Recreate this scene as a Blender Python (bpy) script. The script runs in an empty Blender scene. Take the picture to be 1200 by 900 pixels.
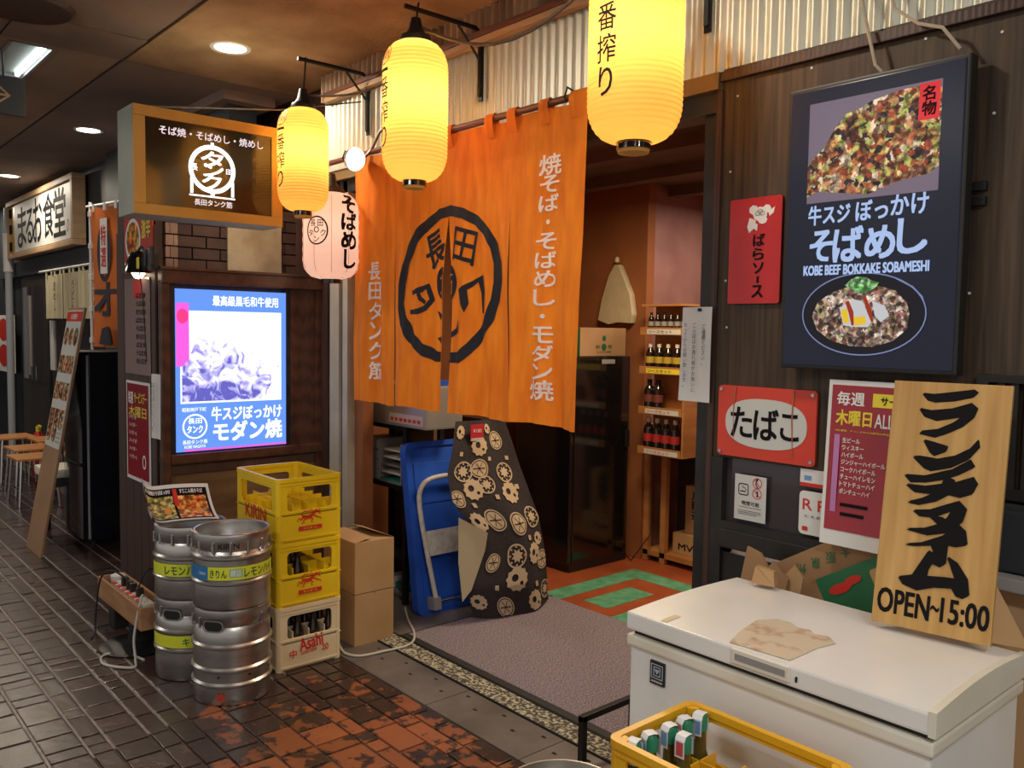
import bpy, bmesh, math, random
from mathutils import Vector, Matrix
from mathutils.geometry import tessellate_polygon
R = math.radians
C = bpy.context.scene.collection
random.seed(7)
PI = math.pi

# ------------------------------------------------------------------ camera
cam = bpy.data.cameras.new('camera'); co = bpy.data.objects.new('camera', cam); C.objects.link(co)
cam.sensor_width = 36; cam.lens = 30; cam.clip_start = .05; cam.clip_end = 100
yaw, pit, rol = R(48.805), R(3.64), R(.909)
fw = Vector((-math.sin(yaw)*math.cos(pit), math.cos(yaw)*math.cos(pit), -math.sin(pit)))
r0 = fw.cross(Vector((0, 0, 1))).normalized(); u0 = r0.cross(fw)
r1 = r0*math.cos(rol)+u0*math.sin(rol); u1 = -r0*math.sin(rol)+u0*math.cos(rol)
co.matrix_world = Matrix.Translation((0, 0, 1.6)) @ Matrix((r1, u1, -fw)).transposed().to_4x4()
bpy.context.scene.camera = co
# ------------------------------------------------------------------ world, exposure, big lights
w = bpy.data.worlds.new('world'); bpy.context.scene.world = w; w.use_nodes = True
w.node_tree.nodes['Background'].inputs[0].default_value = (1.0, .93, .86, 1)
w.node_tree.nodes['Background'].inputs[1].default_value = .47
vs = bpy.context.scene.view_settings
vs.view_transform = 'Standard'; vs.look = 'None'; vs.exposure = 0.0; vs.gamma = 1; vs.use_curve_mapping = False
DOWN_W = 19
def area(name, loc, size, power, col, rot=(0, 0, 0), sy=None):
    l = bpy.data.lights.new(name, 'AREA'); l.energy = power; l.color = col; l.size = size
    if sy: l.shape = 'RECTANGLE'; l.size_y = sy
    o = bpy.data.objects.new(name, l); o.location = loc; o.rotation_euler = rot; C.objects.link(o); return o
def point(name, loc, rad, power, col):
    l = bpy.data.lights.new(name, 'POINT'); l.energy = power; l.color = col; l.shadow_soft_size = rad
    o = bpy.data.objects.new(name, l); o.location = loc; C.objects.link(o); return o
# unseen ceiling fittings: one fluorescent the metal wall reflects, others added for fill
area('unseen_troffer', (.9, .2, 3.0), 1.2, 50, (.95, .98, 1), sy=.3)
area('unseen_troffer', (-2.6, -.9, 3.0), 1.2, 30, (1, .97, .93), sy=.3)
area('unseen_troffer', (-7.2, -.6, 3.0), 1.2, 26, (1, .9, .8), sy=.3)
# shop interior ceiling lamps
area('shop_lamp', (-3.0, 3.6, 2.5), .5, 38, (1, .78, .5))
area('shop_lamp', (-3.0, 4.9, 2.5), .5, 15, (1, .82, .7))

# ------------------------------------------------------------------ materials
def nt(name):
    m = bpy.data.materials.new(name); m.use_nodes = True; t = m.node_tree
    return m, t, t.nodes['Principled BSDF']
def c4(c): return (c[0], c[1], c[2], 1)
def M(name, col, rough=.5, metal=0, col2=None, scale=8, stretch=(1, 1, 1), bump=0, bscale=None, detail=4, lo=.35, hi=.65,
      emit=None, es=0, coat=0, spec=.5, world=False, rand=0, trans=0, wave=None):
    m, t, b = nt(name); N = t.nodes.new; L = t.links.new
    b.inputs['Base Color'].default_value = c4(col); b.inputs['Roughness'].default_value = rough
    b.inputs['Metallic'].default_value = metal; b.inputs['Coat Weight'].default_value = coat
    b.inputs['Coat Roughness'].default_value = .08
    b.inputs['Specular IOR Level'].default_value = spec
    if emit is not None:
        b.inputs['Emission Color'].default_value = c4(emit); b.inputs['Emission Strength'].default_value = es
    if col2 is not None or bump:
        if world:
            g = N('ShaderNodeNewGeometry'); src = g.outputs['Position']
        else:
            g = N('ShaderNodeTexCoord'); src = g.outputs['Object']
        mp = N('ShaderNodeMapping'); L(src, mp.inputs['Vector']); mp.inputs['Scale'].default_value = stretch
        nz = N('ShaderNodeTexNoise'); nz.inputs['Scale'].default_value = scale; nz.inputs['Detail'].default_value = detail
        L(mp.outputs[0], nz.inputs['Vector']); fac = nz.outputs['Fac']
        if wave:
            wv = N('ShaderNodeTexWave'); wv.bands_direction = wave[0]; wv.inputs['Scale'].default_value = wave[1]
            wv.inputs['Distortion'].default_value = wave[2]; wv.inputs['Detail'].default_value = 3; wv.inputs['Detail Scale'].default_value = 1.2
            L(mp.outputs[0], wv.inputs['Vector'])
            mx = N('ShaderNodeMix'); mx.inputs[0].default_value = .28; L(fac, mx.inputs[2]); L(wv.outputs['Fac'], mx.inputs[3]); fac = mx.outputs[0]
        if col2 is not None:
            rp = N('ShaderNodeValToRGB'); e = rp.color_ramp.elements
            e[0].position = lo; e[0].color = c4(col); e[1].position = hi; e[1].color = c4(col2)
            L(fac, rp.inputs[0]); out = rp.outputs[0]
            if rand:
                oi = N('ShaderNodeObjectInfo'); hs = N('ShaderNodeHueSaturation'); mr = N('ShaderNodeMapRange')
                mr.inputs[3].default_value = 1-rand; mr.inputs[4].default_value = 1+rand
                L(oi.outputs['Random'], mr.inputs[0]); L(mr.outputs[0], hs.inputs['Value']); L(out, hs.inputs['Color']); out = hs.outputs[0]
            L(out, b.inputs['Base Color'])
            if emit is not None and emit == 'base': pass
        if bump:
            n2 = N('ShaderNodeTexNoise'); n2.inputs['Scale'].default_value = bscale or scale*3; n2.inputs['Detail'].default_value = 3
            L(mp.outputs[0], n2.inputs['Vector'])
            bp = N('ShaderNodeBump'); bp.inputs['Strength'].default_value = bump; bp.inputs['Distance'].default_value = .01
            L(fac if wave else n2.outputs['Fac'], bp.inputs['Height']); L(bp.outputs[0], b.inputs['Normal'])
    if trans: b.inputs['Transmission Weight'].default_value = trans
    return m
def E_(name, col, s):
    m, t, b = nt(name); b.inputs['Base Color'].default_value = (.01, .01, .01, 1); b.inputs['Roughness'].default_value = .25; b.inputs['Specular IOR Level'].default_value = .2
    b.inputs['Emission Color'].default_value = c4(col); b.inputs['Emission Strength'].default_value = s
    return m
def cells(name, cols, scale, es, stretch=(1, 1, 1), shade=True):
    """printed / screened food picture: voronoi crumbs with a palette"""
    m, t, b = nt(name); N = t.nodes.new; L = t.links.new
    tc = N('ShaderNodeTexCoord'); mp = N('ShaderNodeMapping'); L(tc.outputs['Object'], mp.inputs[0]); mp.inputs['Scale'].default_value = stretch
    nz = N('ShaderNodeTexNoise'); nz.inputs['Scale'].default_value = scale*.8; nz.inputs['Detail'].default_value = 3; L(mp.outputs[0], nz.inputs[0])
    ad = N('ShaderNodeVectorMath'); ad.operation = 'MULTIPLY_ADD'; L(nz.outputs['Color'], ad.inputs[0]); ad.inputs[1].default_value = (2.4/scale,)*3; L(mp.outputs[0], ad.inputs[2])
    v = N('ShaderNodeTexVoronoi'); v.inputs['Scale'].default_value = scale; L(ad.outputs[0], v.inputs['Vector'])
    sp = N('ShaderNodeSeparateColor'); L(v.outputs['Color'], sp.inputs[0])
    rp = N('ShaderNodeValToRGB'); rp.color_ramp.interpolation = 'CONSTANT'; e = rp.color_ramp.elements
    while len(e) < len(cols): e.new(.5)
    for i, c in enumerate(cols): e[i].position = i/len(cols); e[i].color = c4(c)
    L(sp.outputs[0], rp.inputs[0])
    mul = N('ShaderNodeMix'); mul.data_type = 'RGBA'; mul.blend_type = 'MULTIPLY'; mul.inputs[0].default_value = .8
    n2 = N('ShaderNodeTexNoise'); n2.inputs['Scale'].default_value = scale*.75; n2.inputs['Detail'].default_value = 6; L(mp.outputs[0], n2.inputs[0])
    r2 = N('ShaderNodeValToRGB'); r2.color_ramp.elements[0].position = .42; r2.color_ramp.elements[0].color = (.1, .07, .07, 1); r2.color_ramp.elements[1].position = .62; r2.color_ramp.elements[1].color = (1.6, 1.6, 1.6, 1)
    L(n2.outputs['Fac'], r2.inputs[0]); L(rp.outputs[0], mul.inputs[6]); L(r2.outputs[0], mul.inputs[7])
    if es:
        L(mul.outputs[2], b.inputs['Emission Color']); b.inputs['Emission Strength'].default_value = es; b.inputs['Base Color'].default_value = (.02, .02, .02, 1)
    else: L(mul.outputs[2], b.inputs['Base Color'])
    b.inputs['Roughness'].default_value = .4; b.inputs['Specular IOR Level'].default_value = .15
    return m

m = {}
m['woodwall'] = M('dark stained ply', (.022, .014, .008), .6, col2=(.1, .06, .032), scale=6, stretch=(9, 9, .4), bump=.15, bscale=9, lo=.3, hi=.75)
m['booth'] = M('red brown lacquered wood', (.05, .018, .01), .38, col2=(.13, .05, .028), scale=3, stretch=(1, 6, 1), bump=.15, wave=('Z', 3, 5), lo=.3, hi=.85)
m['boothv'] = M('dark brown board upright grain', (.035, .016, .012), .5, col2=(.09, .042, .03), scale=3, stretch=(6, 6, .6), bump=.2, wave=('X', 3, 5), lo=.3, hi=.85)
m['panel'] = M('brown wood panel', (.13, .065, .027), .5, col2=(.2, .11, .048), scale=3, stretch=(1, .6, 6), bump=.1)
m['black'] = M('black painted wood', (.012, .011, .011), .4, col2=(.03, .027, .024), scale=6)
m['blackgloss'] = M('black glossy panel', (.006, .006, .007), .12, coat=.6)
m['blackplastic'] = M('black plastic', (.012, .012, .012), .45)
m['blackmetal'] = M('black metal', (.014, .014, .015), .4, metal=.3)
m['steel'] = M('worn stainless steel', (.42, .41, .39), .33, metal=1, col2=(.6, .59, .57), scale=5, stretch=(1, 1, 4), bump=.05)
m['steeld'] = M('dark recessed steel', (.03, .03, .03), .5, metal=.6)
m['galv'] = M('galvanised corrugated sheet', (.56, .58, .49), .42, metal=.45, col2=(.68, .69, .6), scale=2, stretch=(1, 1, .4), lo=.3, hi=.75)
m['galvold'] = M('rusty corrugated sheet', (.2, .12, .07), .6, metal=.4, col2=(.42, .3, .2), scale=3, stretch=(3, 1, .6))
m['conc'] = M('ceiling board', (.3, .2, .13), .85, col2=(.4, .27, .18), scale=2.2, bump=.25, bscale=60, world=True, rand=.06)
m['concdark'] = M('brown ceiling board', (.2, .14, .11), .85, col2=(.26, .18, .145), scale=2.2, bump=.15, bscale=60, world=True)
m['concb'] = M('orange lit plaster ceiling', (.27, .16, .08), .9, col2=(.45, .29, .16), scale=3, bump=.5, bscale=40, world=True)  # orange light on the right ceiling section put into the plaster colour
m['seam'] = M('ceiling seam', (.03, .022, .018), .9)
m['white'] = M('white painted metal', (.78, .78, .76), .35, col2=(.7, .69, .65), scale=3)
m['freezer'] = M('off white enamelled steel', (.84, .83, .79), .22, col2=(.76, .74, .68), scale=2.5, lo=.4, hi=.75)
m['cream'] = M('aged cream plastic', (.78, .75, .64), .4, col2=(.72, .67, .53), scale=5)
m['rubber'] = M('dark rubber', (.018, .017, .017), .7)
m['yellow'] = M('yellow crate plastic', (.86, .6, .012), .38, col2=(.8, .53, .01), scale=6)
m['yellowd'] = M('amber crate plastic', (.78, .42, .015), .38, col2=(.68, .33, .012), scale=9, lo=.45, hi=.7)
m['ivory'] = M('ivory crate plastic', (.8, .66, .42), .4, col2=(.72, .56, .34), scale=6)
m['red'] = M('red print', (.5, .018, .012), .45)
m['redink'] = M('red ink', (.62, .03, .015), .5)
m['signred'] = M('glossy red enamel', (.58, .014, .016), .22, coat=.4, col2=(.5, .01, .012), scale=5)
m['tabred'] = M('vermilion enamel', (.66, .055, .03), .32, col2=(.5, .06, .035), scale=4, lo=.5, hi=.8)
m['track'] = M('brown door track', (.2, .13, .05), .5)
m['paper'] = M('white paper', (.74, .74, .72), .75)
m['ink'] = M('black ink', (.009, .008, .009), .7, spec=.12)
m['whiteink'] = M('white ink', (.85, .84, .82), .5)
m['card'] = M('brown cardboard', (.42, .25, .11), .8, col2=(.5, .31, .15), scale=4, rand=.05)
m['cardd'] = M('dull cardboard', (.3, .17, .075), .85, col2=(.36, .21, .1), scale=4)
m['green'] = M('green print', (.02, .15, .06), .5)
m['bluedeck'] = M('blue moulded plastic', (.014, .08, .45), .42, col2=(.02, .1, .55), scale=5, bump=.05)
m['greytube'] = M('pale grey painted tube', (.6, .58, .52), .35, col2=(.45, .4, .33), scale=30, lo=.5, hi=.75)
m['mat'] = M('heathered grey carpet', (.11, .088, .10), .95, col2=(.36, .29, .33), scale=95, stretch=(1, 2.2, 1), bump=.6, bscale=160, lo=.38, hi=.62)
m['plate'] = M('weathered steel cover', (.13, .11, .1), .42, metal=.35, col2=(.22, .19, .17), scale=4, bump=.08, rand=.08)
m['gravel'] = M('exposed aggregate', (.06, .05, .04), .85, col2=(.5, .46, .33), scale=70, bump=.8, bscale=90, lo=.45, hi=.6)
m['redfloor'] = M('red painted floor', (.28, .06, .02), .4, col2=(.4, .095, .03), scale=5, lo=.3, hi=.8)
m['greenpaint'] = M('worn green paint', (.07, .27, .14), .5, col2=(.18, .4, .24), scale=14, lo=.4, hi=.75)
m['orangewall'] = M('burnt orange plaster', (.3, .105, .03), .8, col2=(.24, .08, .024), scale=3)
m['pink'] = M('pinkish brown plaster', (.33, .17, .14), .55, col2=(.25, .12, .1), scale=4)
m['intceil'] = M('dark shop ceiling', (.1, .06, .045), .8, col2=(.14, .085, .06), scale=3)
m['shelfwood'] = M('orange brown shelf wood', (.36, .15, .045), .5, col2=(.46, .21, .07), scale=4, stretch=(1, 1, 4))
m['ply'] = M('pale laminated board', (.44, .24, .065), .5, col2=(.6, .36, .12), scale=5, stretch=(8, 8, .5), bump=.05, lo=.3, hi=.7)
m['boardback'] = M('tan board', (.3, .17, .09), .7, col2=(.36, .21, .11), scale=4)
m['rawwood'] = M('raw wood plank', (.34, .16, .07), .6, col2=(.45, .24, .11), scale=4, stretch=(1, 6, 6))
m['rod'] = M('brown rod', (.16, .06, .04), .35)
m['darkglass'] = M('dark brown bottle glass', (.012, .006, .004), .06, coat=.5)
m['greenglass'] = M('olive bottle glass', (.09, .07, .015), .08, coat=.5)
m['sauce'] = M('black sauce in glass', (.01, .007, .006), .08, coat=.5)
m['cap'] = M('white cap', (.7, .68, .64), .4)
m['greencap'] = M('green crown cap', (.02, .22, .12), .35)
m['bandw'] = M('white seal paper', (.75, .77, .78), .5)
m['bandb'] = M('blue seal print', (.15, .32, .6), .5)
m['bandr'] = M('red seal print', (.6, .08, .09), .5)
m['lemon'] = M('lemon yellow label', (.68, .72, .04), .4)
m['labelblue'] = M('blue label', (.02, .17, .42), .4)
m['labelgreen'] = M('pale green label', (.25, .5, .28), .4)
m['darkgreen'] = M('dark green ink', (.01, .1, .04), .5)
m['cable'] = M('grey brown cable', (.1, .075, .055), .5)
m['cord'] = M('off white cord', (.55, .52, .45), .45)
m['blackcord'] = M('black cord', (.01, .01, .01), .5)
m['kraft'] = M('ochre painted frame', (.62, .36, .07), .4, col2=(.55, .3, .05), scale=4)
m['signside'] = M('grey green painted side', (.42, .46, .38), .5, col2=(.36, .39, .33), scale=5)
m['signface'] = M('black acrylic sign face', (.014, .011, .006), .16, coat=.7)
m['purple'] = M('lilac print', (.5, .2, .45), .5)
m['menured'] = M('crimson poster', (.36, .012, .028), .18, coat=.5, col2=(.3, .01, .022), scale=2)
m['yprint'] = M('yellow print', (.8, .66, .05), .45)
m['wprint'] = M('white print', (.82, .8, .8), .45)
m['bannero'] = M('orange banner cloth', (.68, .17, .025), .8, col2=(.6, .14, .02), scale=6)
m['navy'] = M('charcoal ink', (.03, .032, .045), .7)
m['seatwood'] = M('orange plywood seat', (.55, .22, .06), .35, col2=(.62, .27, .08), scale=5)
m['chrome'] = M('chrome tube', (.5, .5, .5), .2, metal=1)
m['darkblue'] = M('dark slate paint', (.022, .028, .034), .5)
m['door'] = M('dark brown sliding door', (.03, .023, .02), .45)
m['glassdim'] = M('dim glass', (.05, .04, .045), .08, coat=.4)
m['frost'] = M('frosted pane', (.3, .27, .26), .3)
m['hemp'] = M('unbleached noren cloth', (.56, .5, .33), .85, col2=(.48, .42, .27), scale=14, stretch=(4, 1, .5))
m['signwood'] = M('tan sign wood', (.38, .24, .13), .55, col2=(.48, .31, .17), scale=3, stretch=(1, 1, 5))
m['signpaper'] = M('sign paper', (.6, .61, .58), .5)
m['fridgeb'] = M('blue black fridge enamel', (.008, .011, .018), .17, coat=.4)
m['greystrip'] = M('pale door seal', (.4, .43, .47), .4)
m['hotred'] = M('red poster', (.6, .05, .03), .3, coat=.4)
m['film'] = M('clear plastic sleeve', (.42, .3, .29), .08, coat=1)  # lit reflections on the plastic put into its pale pinkish colour
m['pvc'] = M('beige pipe', (.5, .45, .36), .45, col2=(.42, .37, .29), scale=6)
m['tilecream'] = M('stained cream board', (.4, .33, .22), .6, col2=(.27, .2, .12), scale=7, lo=.35, hi=.7)
m['bagc'] = M('cream plastic bag', (.52, .43, .28), .5, col2=(.4, .4, .22), scale=9, lo=.5, hi=.75, bump=.6, bscale=14)
m['stain'] = M('yellowed torn paper', (.62, .52, .38), .8, col2=(.45, .27, .16), scale=22, lo=.48, hi=.68)
m['masktape'] = M('masking tape', (.62, .52, .34), .7)
m['redtag'] = M('red tag', (.6, .03, .05), .5)
m['clothcream'] = M('cream cloth', (.5, .42, .27), .9)
m['clothdark'] = M('charcoal canvas', (.022, .017, .019), .85, col2=(.035, .027, .03), scale=60)
m['crest'] = M('pale crest print', (.56, .44, .29), .85)
m['grey'] = M('grey plastic', (.28, .27, .26), .5)
m['orangeink'] = M('orange print', (.72, .3, .05), .6)
m['teal'] = M('teal leaflet', (.05, .3, .25), .5)
m['micro'] = M('silver grey appliance', (.36, .35, .33), .35, metal=.3)
m['caster'] = M('black caster', (.01, .01, .01), .6)
# brick pavers: dark glazed, worn through to orange terracotta towards the shop
def brickmat(name, rand):
    mm, t, b = nt(name); N = t.nodes.new; L = t.links.new
    g = N('ShaderNodeNewGeometry'); n = N('ShaderNodeTexNoise'); n.inputs['Scale'].default_value = 9; n.inputs['Detail'].default_value = 6; n.inputs['Roughness'].default_value = .62
    L(g.outputs['Position'], n.inputs['Vector'])
    sx = N('ShaderNodeSeparateXYZ'); L(g.outputs['Position'], sx.inputs[0])
    mr = N('ShaderNodeMapRange'); L(sx.outputs['X'], mr.inputs[0]); mr.inputs[1].default_value = -4.3; mr.inputs[2].default_value = -2.9; mr.inputs[3].default_value = -.3; mr.inputs[4].default_value = .07
    mry = N('ShaderNodeMapRange'); L(sx.outputs['Y'], mry.inputs[0]); mry.inputs[1].default_value = .95; mry.inputs[2].default_value = 1.35; mry.inputs[3].default_value = -.22; mry.inputs[4].default_value = 0
    oi = N('ShaderNodeObjectInfo'); mo = N('ShaderNodeMapRange'); L(oi.outputs['Random'], mo.inputs[0]); mo.inputs[3].default_value = -.1; mo.inputs[4].default_value = .08
    a = N('ShaderNodeMath'); L(n.outputs['Fac'], a.inputs[0]); L(mr.outputs[0], a.inputs[1])
    a2 = N('ShaderNodeMath'); L(a.outputs[0], a2.inputs[0]); L(mry.outputs[0], a2.inputs[1])
    a3 = N('ShaderNodeMath'); L(a2.outputs[0], a3.inputs[0]); L(mo.outputs[0], a3.inputs[1])
    rp = N('ShaderNodeValToRGB'); e = rp.color_ramp.elements; e[0].position = .525; e[0].color = (.05, .03, .025, 1); e[1].position = .56; e[1].color = (.24, .08, .032, 1)
    L(a3.outputs[0], rp.inputs[0])
    n3 = N('ShaderNodeTexNoise'); n3.inputs['Scale'].default_value = 2.3; L(g.outputs['Position'], n3.inputs['Vector'])
    mx = N('ShaderNodeMix'); mx.data_type = 'RGBA'; mx.blend_type = 'MULTIPLY'; mx.inputs[0].default_value = .7; L(rp.outputs[0], mx.inputs[6])
    r2 = N('ShaderNodeValToRGB'); r2.color_ramp.elements[0].color = (.5, .42, .42, 1); r2.color_ramp.elements[1].color = (1.6, 1.5, 1.45, 1); L(n3.outputs['Fac'], r2.inputs[0]); L(r2.outputs[0], mx.inputs[7])
    hs = N('ShaderNodeHueSaturation'); mv = N('ShaderNodeMapRange'); L(oi.outputs['Random'], mv.inputs[0]); mv.inputs[3].default_value = 1-rand; mv.inputs[4].default_value = 1+rand
    L(mv.outputs[0], hs.inputs['Value']); L(mx.outputs[2], hs.inputs['Color']); L(hs.outputs[0], b.inputs['Base Color'])
    rr = N('ShaderNodeMapRange'); L(a3.outputs[0], rr.inputs[0]); rr.inputs[1].default_value = .5; rr.inputs[2].default_value = .58; rr.inputs[3].default_value = .27; rr.inputs[4].default_value = .42
    L(rr.outputs[0], b.inputs['Roughness'])
    bp = N('ShaderNodeBump'); bp.inputs['Strength'].default_value = .35; bp.inputs['Distance'].default_value = .006
    n4 = N('ShaderNodeTexNoise'); n4.inputs['Scale'].default_value = 22; n4.inputs['Detail'].default_value = 4; L(g.outputs['Position'], n4.inputs['Vector']); L(n4.outputs['Fac'], bp.inputs['Height']); L(bp.outputs[0], b.inputs['Normal'])
    return mm
m['brick'] = brickmat('worn glazed paver', .25)
m['grout'] = M('dirty grout', (.06, .042, .034), .6, col2=(.14, .085, .06), scale=12, world=True)
m['mortar'] = M('mortar strip with wet sheen', (.16, .135, .12), .35, col2=(.28, .24, .21), scale=30, world=True)  # wet reflection along the brick rows put into the joint colour
def lantern_mat(name, col, es, tr=.75):
    mm = bpy.data.materials.new(name); mm.use_nodes = True; t = mm.node_tree; t.nodes.clear(); N = t.nodes.new; L = t.links.new
    o = N('ShaderNodeOutputMaterial'); a = N('ShaderNodeBsdfTranslucent'); d = N('ShaderNodeBsdfDiffuse'); x = N('ShaderNodeMixShader'); e = N('ShaderNodeEmission'); s = N('ShaderNodeAddShader')
    a.inputs[0].default_value = c4(col); d.inputs[0].default_value = c4(col); x.inputs[0].default_value = tr
    L(d.outputs[0], x.inputs[1]); L(a.outputs[0], x.inputs[2]); e.inputs[0].default_value = c4(col); e.inputs[1].default_value = es
    L(x.outputs[0], s.inputs[0]); L(e.outputs[0], s.inputs[1]); L(s.outputs[0], o.inputs[0]); return mm
m['lanty'] = lantern_mat('yellow lantern vinyl', (1, .58, .17), .06)
m['lantw'] = lantern_mat('pale lantern paper', (1, .78, .66), .18, .65)
def cloth_mat(name, c1, c2, tr=.25):
    mm, t, b = nt(name); N = t.nodes.new; L = t.links.new
    tc = N('ShaderNodeTexCoord'); mp = N('ShaderNodeMapping'); L(tc.outputs['Object'], mp.inputs[0]); mp.inputs['Scale'].default_value = (9, 1, 2)
    n = N('ShaderNodeTexNoise'); n.inputs['Scale'].default_value = 2; n.inputs['Detail'].default_value = 5; L(mp.outputs[0], n.inputs[0])
    rp = N('ShaderNodeValToRGB'); rp.color_ramp.elements[0].color = c4(c1); rp.color_ramp.elements[1].color = c4(c2); rp.color_ramp.elements[0].position = .35; rp.color_ramp.elements[1].position = .7
    L(n.outputs['Fac'], rp.inputs[0]); L(rp.outputs[0], b.inputs['Base Color']); b.inputs['Roughness'].default_value = .85
    bp = N('ShaderNodeBump'); bp.inputs['Strength'].default_value = .5; bp.inputs['Distance'].default_value = .02; L(n.outputs['Fac'], bp.inputs['Height']); L(bp.outputs[0], b.inputs['Normal'])
    tl = N('ShaderNodeBsdfTranslucent'); L(rp.outputs[0], tl.inputs[0]); x = N('ShaderNodeMixShader'); x.inputs[0].default_value = tr
    out = [q for q in t.nodes if q.type == 'OUTPUT_MATERIAL'][0]; L(b.outputs[0], x.inputs[1]); L(tl.outputs[0], x.inputs[2]); L(x.outputs[0], out.inputs[0]); return mm
m['noren'] = cloth_mat('orange noren cloth', (.78, .2, .012), (.95, .3, .02))
m['norenink'] = M('dark noren dye', (.018, .02, .03), .85)
m['norenwhite'] = M('white noren dye', (.95, .84, .78), .85)

# ------------------------------------------------------------------ geometry helpers
def sup(f): return lambda a, b: f
class MB:
    def __init__(s): s.v = []; s.f = []
    def add(s, vs_, fs):
        n = len(s.v); s.v += [tuple(v) for v in vs_]; s.f += [tuple(n+i for i in f) for f in fs]; return s
    def box(s, x0, x1, y0, y1, z0, z1, b=0):
        x0, x1 = min(x0, x1), max(x0, x1); y0, y1 = min(y0, y1), max(y0, y1); z0, z1 = min(z0, z1), max(z0, z1)
        if b:
            bm = bmesh.new(); bmesh.ops.create_cube(bm, size=1)
            for v in bm.verts: v.co = Vector(((x0+x1)/2+v.co.x*(x1-x0), (y0+y1)/2+v.co.y*(y1-y0), (z0+z1)/2+v.co.z*(z1-z0)))
            b = min(b, .45*min(x1-x0, y1-y0, z1-z0))
            bmesh.ops.bevel(bm, geom=bm.edges[:], offset=b, segments=2, profile=.7, affect='EDGES')
            bm.verts.index_update(); s.add([v.co[:] for v in bm.verts], [[v.index for v in f.verts] for f in bm.faces]); bm.free(); return s
        v = [(x, y, z) for z in (z0, z1) for y in (y0, y1) for x in (x0, x1)]
        return s.add(v, [(0, 2, 3, 1), (4, 5, 7, 6), (0, 1, 5, 4), (2, 6, 7, 3), (0, 4, 6, 2), (1, 3, 7, 5)])
    def tube(s, pts, r, seg=8, caps=True, closed=False):
        pts = [Vector(p) for p in pts]; n = len(pts); rings = []
        up = None
        for i, p in enumerate(pts):
            a = pts[i-1] if (i or closed) else p; b = pts[(i+1) % n] if (i < n-1 or closed) else p
            d = (b-a).normalized()
            if up is None: up = Vector((0, 0, 1)) if abs(d.z) < .9 else Vector((1, 0, 0))
            sd = d.cross(up).normalized(); up = sd.cross(d).normalized()
            rr = r[i] if isinstance(r, (list, tuple)) else r
            rings.append([p+(sd*math.cos(2*PI*k/seg)+up*math.sin(2*PI*k/seg))*rr for k in range(seg)])
        vs_ = [v for q in rings for v in q]; fs = []
        for i in range(n if closed else n-1):
            for k in range(seg):
                j = (i+1) % n; fs.append((i*seg+k, i*seg+(k+1) % seg, j*seg+(k+1) % seg, j*seg+k))
        if caps and not closed: fs += [tuple(range(seg-1, -1, -1)), tuple((n-1)*seg+k for k in range(seg))]
        return s.add(vs_, fs)
    def cyl(s, p0, p1, r, r2=None, seg=20): return s.tube([p0, p1], [r, r if r2 is None else r2], seg)
    def lathe(s, prof, cx=0, cy=0, z=0, seg=40, a0=0, a1=2*PI):
        full = abs(a1-a0-2*PI) < 1e-4; n = len(prof); k = seg if full else seg+1; vs_ = []
        for r, h in prof:
            for i in range(k):
                a = a0+(a1-a0)*i/seg; vs_.append((cx+r*math.cos(a), cy+r*math.sin(a), z+h))
        fs = []
        for j in range(n-1):
            for i in range(seg):
                i2 = (i+1) % k if full else i+1
                fs.append((j*k+i, j*k+i2, (j+1)*k+i2, (j+1)*k+i))
        return s.add(vs_, fs)
    def grid(s, nu, nv, fn):
        vs_ = [fn(i/nu, j/nv) for j in range(nv+1) for i in range(nu+1)]
        return s.add(vs_, [(j*(nu+1)+i, j*(nu+1)+i+1, (j+1)*(nu+1)+i+1, (j+1)*(nu+1)+i) for j in range(nv) for i in range(nu)])
    def plate(s, loops, t0, t1, ax='y'):
        """polygon with holes in (x,z), thickness along y (or polygon in (x,y), thickness z / polygon (y,z), thickness x)"""
        fl = [p for l in loops for p in l]
        tris = tessellate_polygon([[Vector((p[0], p[1], 0)) for p in l] for l in loops])
        P3 = {'y': lambda p, t: (p[0], t, p[1]), 'z': lambda p, t: (p[0], p[1], t), 'x': lambda p, t: (t, p[0], p[1])}[ax]
        n = len(fl); vs_ = [P3(p, t0) for p in fl]+[P3(p, t1) for p in fl]
        fs = [tuple(q) for q in tris]+[tuple(n+i for i in reversed(q)) for q in tris]
        o = 0
        for l in loops:
            k = len(l)
            for i in range(k): fs.append((o+i, o+(i+1) % k, n+o+(i+1) % k, n+o+i))
            o += k
        return s.add(vs_, fs)
    def build(s, name, mt, parent=None, loc=None, smooth=False, recalc=True):
        me = bpy.data.meshes.new(name); me.from_pydata(s.v, [], s.f); me.materials.append(mt)
        if recalc:
            bm = bmesh.new(); bm.from_mesh(me); bmesh.ops.recalc_face_normals(bm, faces=bm.faces); bm.to_mesh(me); bm.free()
        if smooth: me.shade_smooth(); me.set_sharp_from_angle(angle=R(38))
        o = bpy.data.objects.new(name, me); C.objects.link(o)
        if parent: o.parent = parent
        if loc: o.location = loc
        return o
def rrect(x0, z0, x1, z1, r, n=5):
    out = []
    for cx, cz, a in ((x1-r, z1-r, 0), (x0+r, z1-r, 90), (x0+r, z0+r, 180), (x1-r, z0+r, 270)):
        for i in range(n+1): t = R(a+90*i/n); out.append((cx+r*math.cos(t), cz+r*math.sin(t)))
    return out
def circ(cx, cz, rx, rz=None, n=32, a0=0):
    rz = rz or rx; return [(cx+rx*math.cos(a0+2*PI*i/n), cz+rz*math.sin(a0+2*PI*i/n)) for i in range(n)]
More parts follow.
